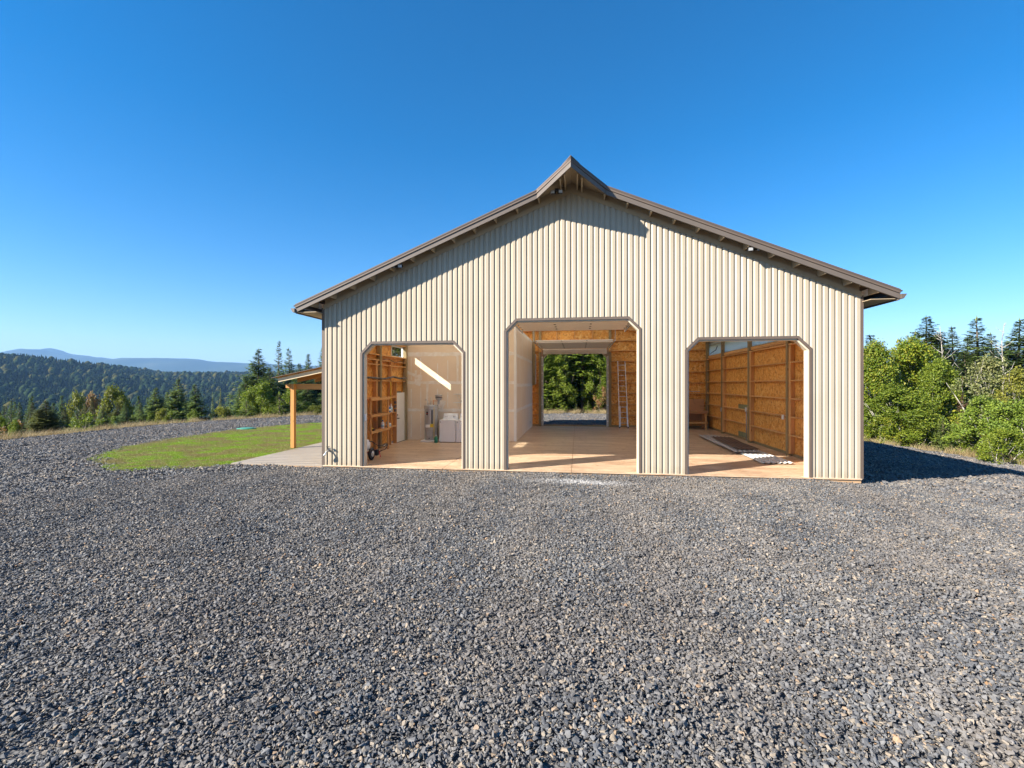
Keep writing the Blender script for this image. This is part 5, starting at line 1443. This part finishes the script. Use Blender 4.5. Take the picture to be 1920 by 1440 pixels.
GR = 'trees and thicket right of the barn'
Rr = [
 ('vine_maple', 'b0', 1640, 652, 29.5, 110, 'leaves_maple', 'dense yellow green vine maple against the barn corner'),
 ('vine_maple', 'b0', 1708, 646, 30, 140, 'leaves_maple', 'largest rounded vine maple right of the barn shadow'),
 ('vine_maple', 'b1', 1755, 678, 28.5, 90, 'leaves_lime', 'green maple mound leaning toward the bare snag'),
 ('vine_maple', 'b1', 1675, 725, 26.2, 120, 'leaves_lime', 'low green maple skirt along the gravel edge'),
 ('bushy_shrub', 'b3', 1720, 770, 25.2, 80, 'leaves_lime', 'low green bush hugging the shaded gravel'),
 ('bushy_shrub', 'b3', 1655, 785, 25.6, 60, 'leaves_maple', 'small yellowish bush next to the barn siding'),
 ('young_fir', 'y0', 1768, 785, 24.0, 42, 'needles_green', 'little bluish fir at the thicket edge'),
 ('bushy_shrub', 'b2', 1852, 668, 25, 110, 'leaves_pale', 'loose pale leafed tree behind the bright cedar bush'),
 ('bushy_shrub', 'b2', 1908, 690, 23.5, 90, 'leaves_gold', 'loose golden green tree behind the cedar bush'),
 ('cedar_bush', 'b1', 1850, 748, 21.0, 110, 'needles_bright', 'bright green feathery cedar bush at the gravel edge'),
 ('cedar_bush', 'b1', 1915, 752, 19.6, 110, 'needles_bright', 'second bright cedar bush with a dark hollow beside it'),
 ('bushy_shrub', 'b3', 1882, 808, 18.8, 90, 'leaves_lime', 'low green ground bush in front of the cedar bushes'),
 ('bushy_shrub', 'b3', 1812, 800, 21.5, 70, 'leaves_lime', 'small green bush between the little fir and cedar bush'),
 ('dead_fir', 'y1', 1806, 715, 26.0, 34, 'needles_rust', 'dead rust brown young fir in the thicket'),
 ('fir_tree', 'c3', 1735, 594, 44, 78, 'needles_dark', 'full crowned fir rising over the vine maples'),
 ('fir_tree', 'c1', 1791, 613, 46, 52, 'needles_dark', 'smaller open fir right of the full crowned fir'),
 ('fir_tree', 'c2', 1836, 596, 42, 62, 'needles_dark', 'gaunt tall fir with gaps between its upper branches'),
 ('fir_tree', 'c3', 1908, 600, 40, 74, 'needles_dark', 'dense dark fir at the end of the thicket'),
 ('fir_tree', 'c0', 1765, 655, 40, 60, 'needles_dark', 'shaded fir filling in behind the bare snag'),
 ('fir_tree', 'c0', 1868, 652, 38, 64, 'needles_dark', 'shaded fir filling in behind the pale leafed tree'),
 ('fir_tree', 'c1', 1815, 660, 36, 70, 'needles_green', 'grey green fir above the dead rust brown one'),
 ('fir_tree', 'c1', 1640, 628, 52, 70, 'needles_dark', 'distant fir just showing beyond the barn corner'),
 ('fir_tree', 'c0', 1682, 640, 50, 60, 'needles_dark', 'distant fir top peeping above the vine maples'),
 ('fir_tree', 'c1', 1708, 622, 47, 60, 'needles_green', 'fir shouldering the full crowned fir above the maples'),
 ('fir_tree', 'c0', 1762, 628, 48, 56, 'needles_dark', 'fir between the full crowned fir and the smaller open fir'),
 ('fir_tree', 'c3', 1814, 632, 45, 60, 'needles_green', 'full green fir left of the gaunt tall fir'),
 ('fir_tree', 'c1', 1860, 625, 46, 60, 'needles_dark', 'fir between the gaunt tall fir and the forked snag'),
 ('fir_tree', 'c0', 1885, 640, 43, 60, 'needles_green', 'green fir tucked behind the forked snag'),
 ('fir_tree', 'c0', 1965, 640, 38, 90, 'needles_dark', 'dark fir past the end of the thicket'),
 ('vine_maple', 'b1', 1985, 700, 22, 120, 'leaves_lime', 'green maple past the bright cedar bushes'),
]
for nm, kd, px, ty, dp, wp, lm_, lb in Rr:
    tree_px(nm, K[kd], px, ty, dp, wp * (2.1 if nm == 'fir_tree' else 1.0), lm_, lb, GR, 'bark_grey' if kd[0] == 'b' else 'bark', 'shrub' if ('shrub' in nm or 'bush' in nm) else 'tree')
# bare snags
def snag(px, topy, depth, label, seed):
    rng = random.Random(seed); x, y = place(px, depth); z = tz(x, y); top = CAM.z + (720 - topy) / FPX * depth
    t = thing('dead_snag', (x, y, z), label, 'dead tree', 'bare snags in the thicket')
    m = MB(); h = top - z; pts = [(x, y, z - .2)]; dx = 0
    for i in range(1, 8):
        dx += rng.uniform(-.1, .16); pts.append((x + dx, y, z + h * i / 7))
    m.tube(pts, .075, 6, .012).build('trunk', 'bark_grey', t, True)
    for i in range(14):
        k_ = rng.uniform(.45, .98); j = min(6, int(k_ * 7)); f = k_ * 7 - j
        p = Vector(pts[j]).lerp(Vector(pts[j + 1]), f); a = rng.uniform(0, 6.28); l = (1.15 - k_) * 1.8
        q = p + Vector((math.cos(a) * l * .5, math.sin(a) * l * .5, l * .35)); r = q + Vector((math.cos(a + .4) * l * .4, math.sin(a + .4) * l * .4, l * .5))
        MB().tube([tuple(p), tuple(q), tuple(r)], .022, 5, .006).build('limb', 'bark_grey', t, True)
snag(1764, 612, 33, 'bare grey snag leaning out of the vine maples', 3)
snag(1878, 606, 32, 'bare forked grey snag beside the dense dark fir', 8)

GB = 'forest edge behind the barn'
B = [
 ('fir_tree', 'c3', 1040, 560, 43, 80, 'needles_bright', 'sunlit fir on the left in the rear doorway view'),
 ('fir_tree', 'c0', 1012, 570, 45, 80, 'needles_bright', 'fir partly hidden by the rear door frame, seen behind the conduit'),
 ('fir_tree', 'c3', 1075, 540, 47, 84, 'needles_green', 'deep shaded fir in the middle of the rear doorway'),
 ('pine_tree', 'c2', 1093, 545, 42.5, 90, 'needles_bright', 'pine with a bare reddish trunk in the rear doorway'),
 ('fir_tree', 'c0', 1120, 560, 44, 80, 'needles_bright', 'fir on the right in the rear doorway view'),
 ('fir_tree', 'c3', 1150, 560, 47, 90, 'needles_green', 'dark fir behind the brown oak sapling'),
 ('fir_tree', 'c0', 1058, 560, 52, 80, 'needles_dark', 'dark fir deeper in the wood behind the pine'),
 ('fir_tree', 'c3', 1108, 560, 54, 90, 'needles_dark', 'dark fir deepest in the wood right of the pine'),
 ('fir_tree', 'c3', 1025, 560, 56, 90, 'needles_dark', 'dark fir deepest in the wood left of the pine'),
 ('fir_tree', 'c3', 1024, 640, 41.2, 64, 'needles_bright', 'bushy sunlit fir against the left rear door frame'),
 ('fir_tree', 'c3', 1062, 650, 42.0, 60, 'needles_green', 'bushy mid green fir left of the pine trunk'),
 ('hazel_bush', 'b1', 1048, 672, 41.4, 62, 'leaves_lime', 'bright leafy hazel in front of the dark wood'),
 ('hazel_bush', 'b1', 1118, 668, 42.0, 60, 'leaves_lime', 'bright leafy hazel behind the brown oak sapling'),
 ('fir_tree', 'c3', 1142, 650, 41.6, 60, 'needles_bright', 'bushy sunlit fir against the right rear door frame'),
 ('young_fir', 'y0', 1045, 716, 40.6, 46, 'needles_bright', 'bright young fir at the gravel edge behind the barn'),
 ('young_fir', 'y1', 1026, 738, 40.2, 26, 'needles_bright', 'small bright fir beside the rear door frame'),
 ('young_fir', 'y1', 1102, 752, 40.3, 18, 'needles_bright', 'tiny green fir at the foot of the pine'),
 ('young_fir', 'y1', 1080, 757, 40.1, 16, 'needles_green', 'tiny fir in the dry grass left of the pine'),
 ('oak_sapling', 's', 1128, 722, 40.6, 38, 'leaves_brown', 'oak sapling with brown autumn leaves behind the barn'),
]
for nm, kd, px, ty, dp, wp, lm_, lb in B:
    tree_px(nm, K[kd], px, ty, dp, wp, lm_, lb, GB, 'bark' if nm != 'pine_tree' else 'bark_red')
# ------------------------------------------------------------------ haze
hz = MB().box(-9400, 9400, -9400, 9400, -112, 520).build('haze', None, None)
tag(hz, 'thin pale blue air over the valley and mountains', 'haze', kind='stuff')
m = bpy.data.materials.new('haze'); m.use_nodes = True; nt = m.node_tree; nt.nodes.clear()
out = nt.nodes.new('ShaderNodeOutputMaterial'); pv = nt.nodes.new('ShaderNodeVolumePrincipled')
pv.inputs['Color'].default_value = (.30, .57, 1.0, 1); pv.inputs['Density'].default_value = 9.5e-5; pv.inputs['Anisotropy'].default_value = 0.0
nt.links.new(pv.outputs[0], out.inputs['Volume'])
hz.data.materials.append(m); hz.display_type = 'WIRE'
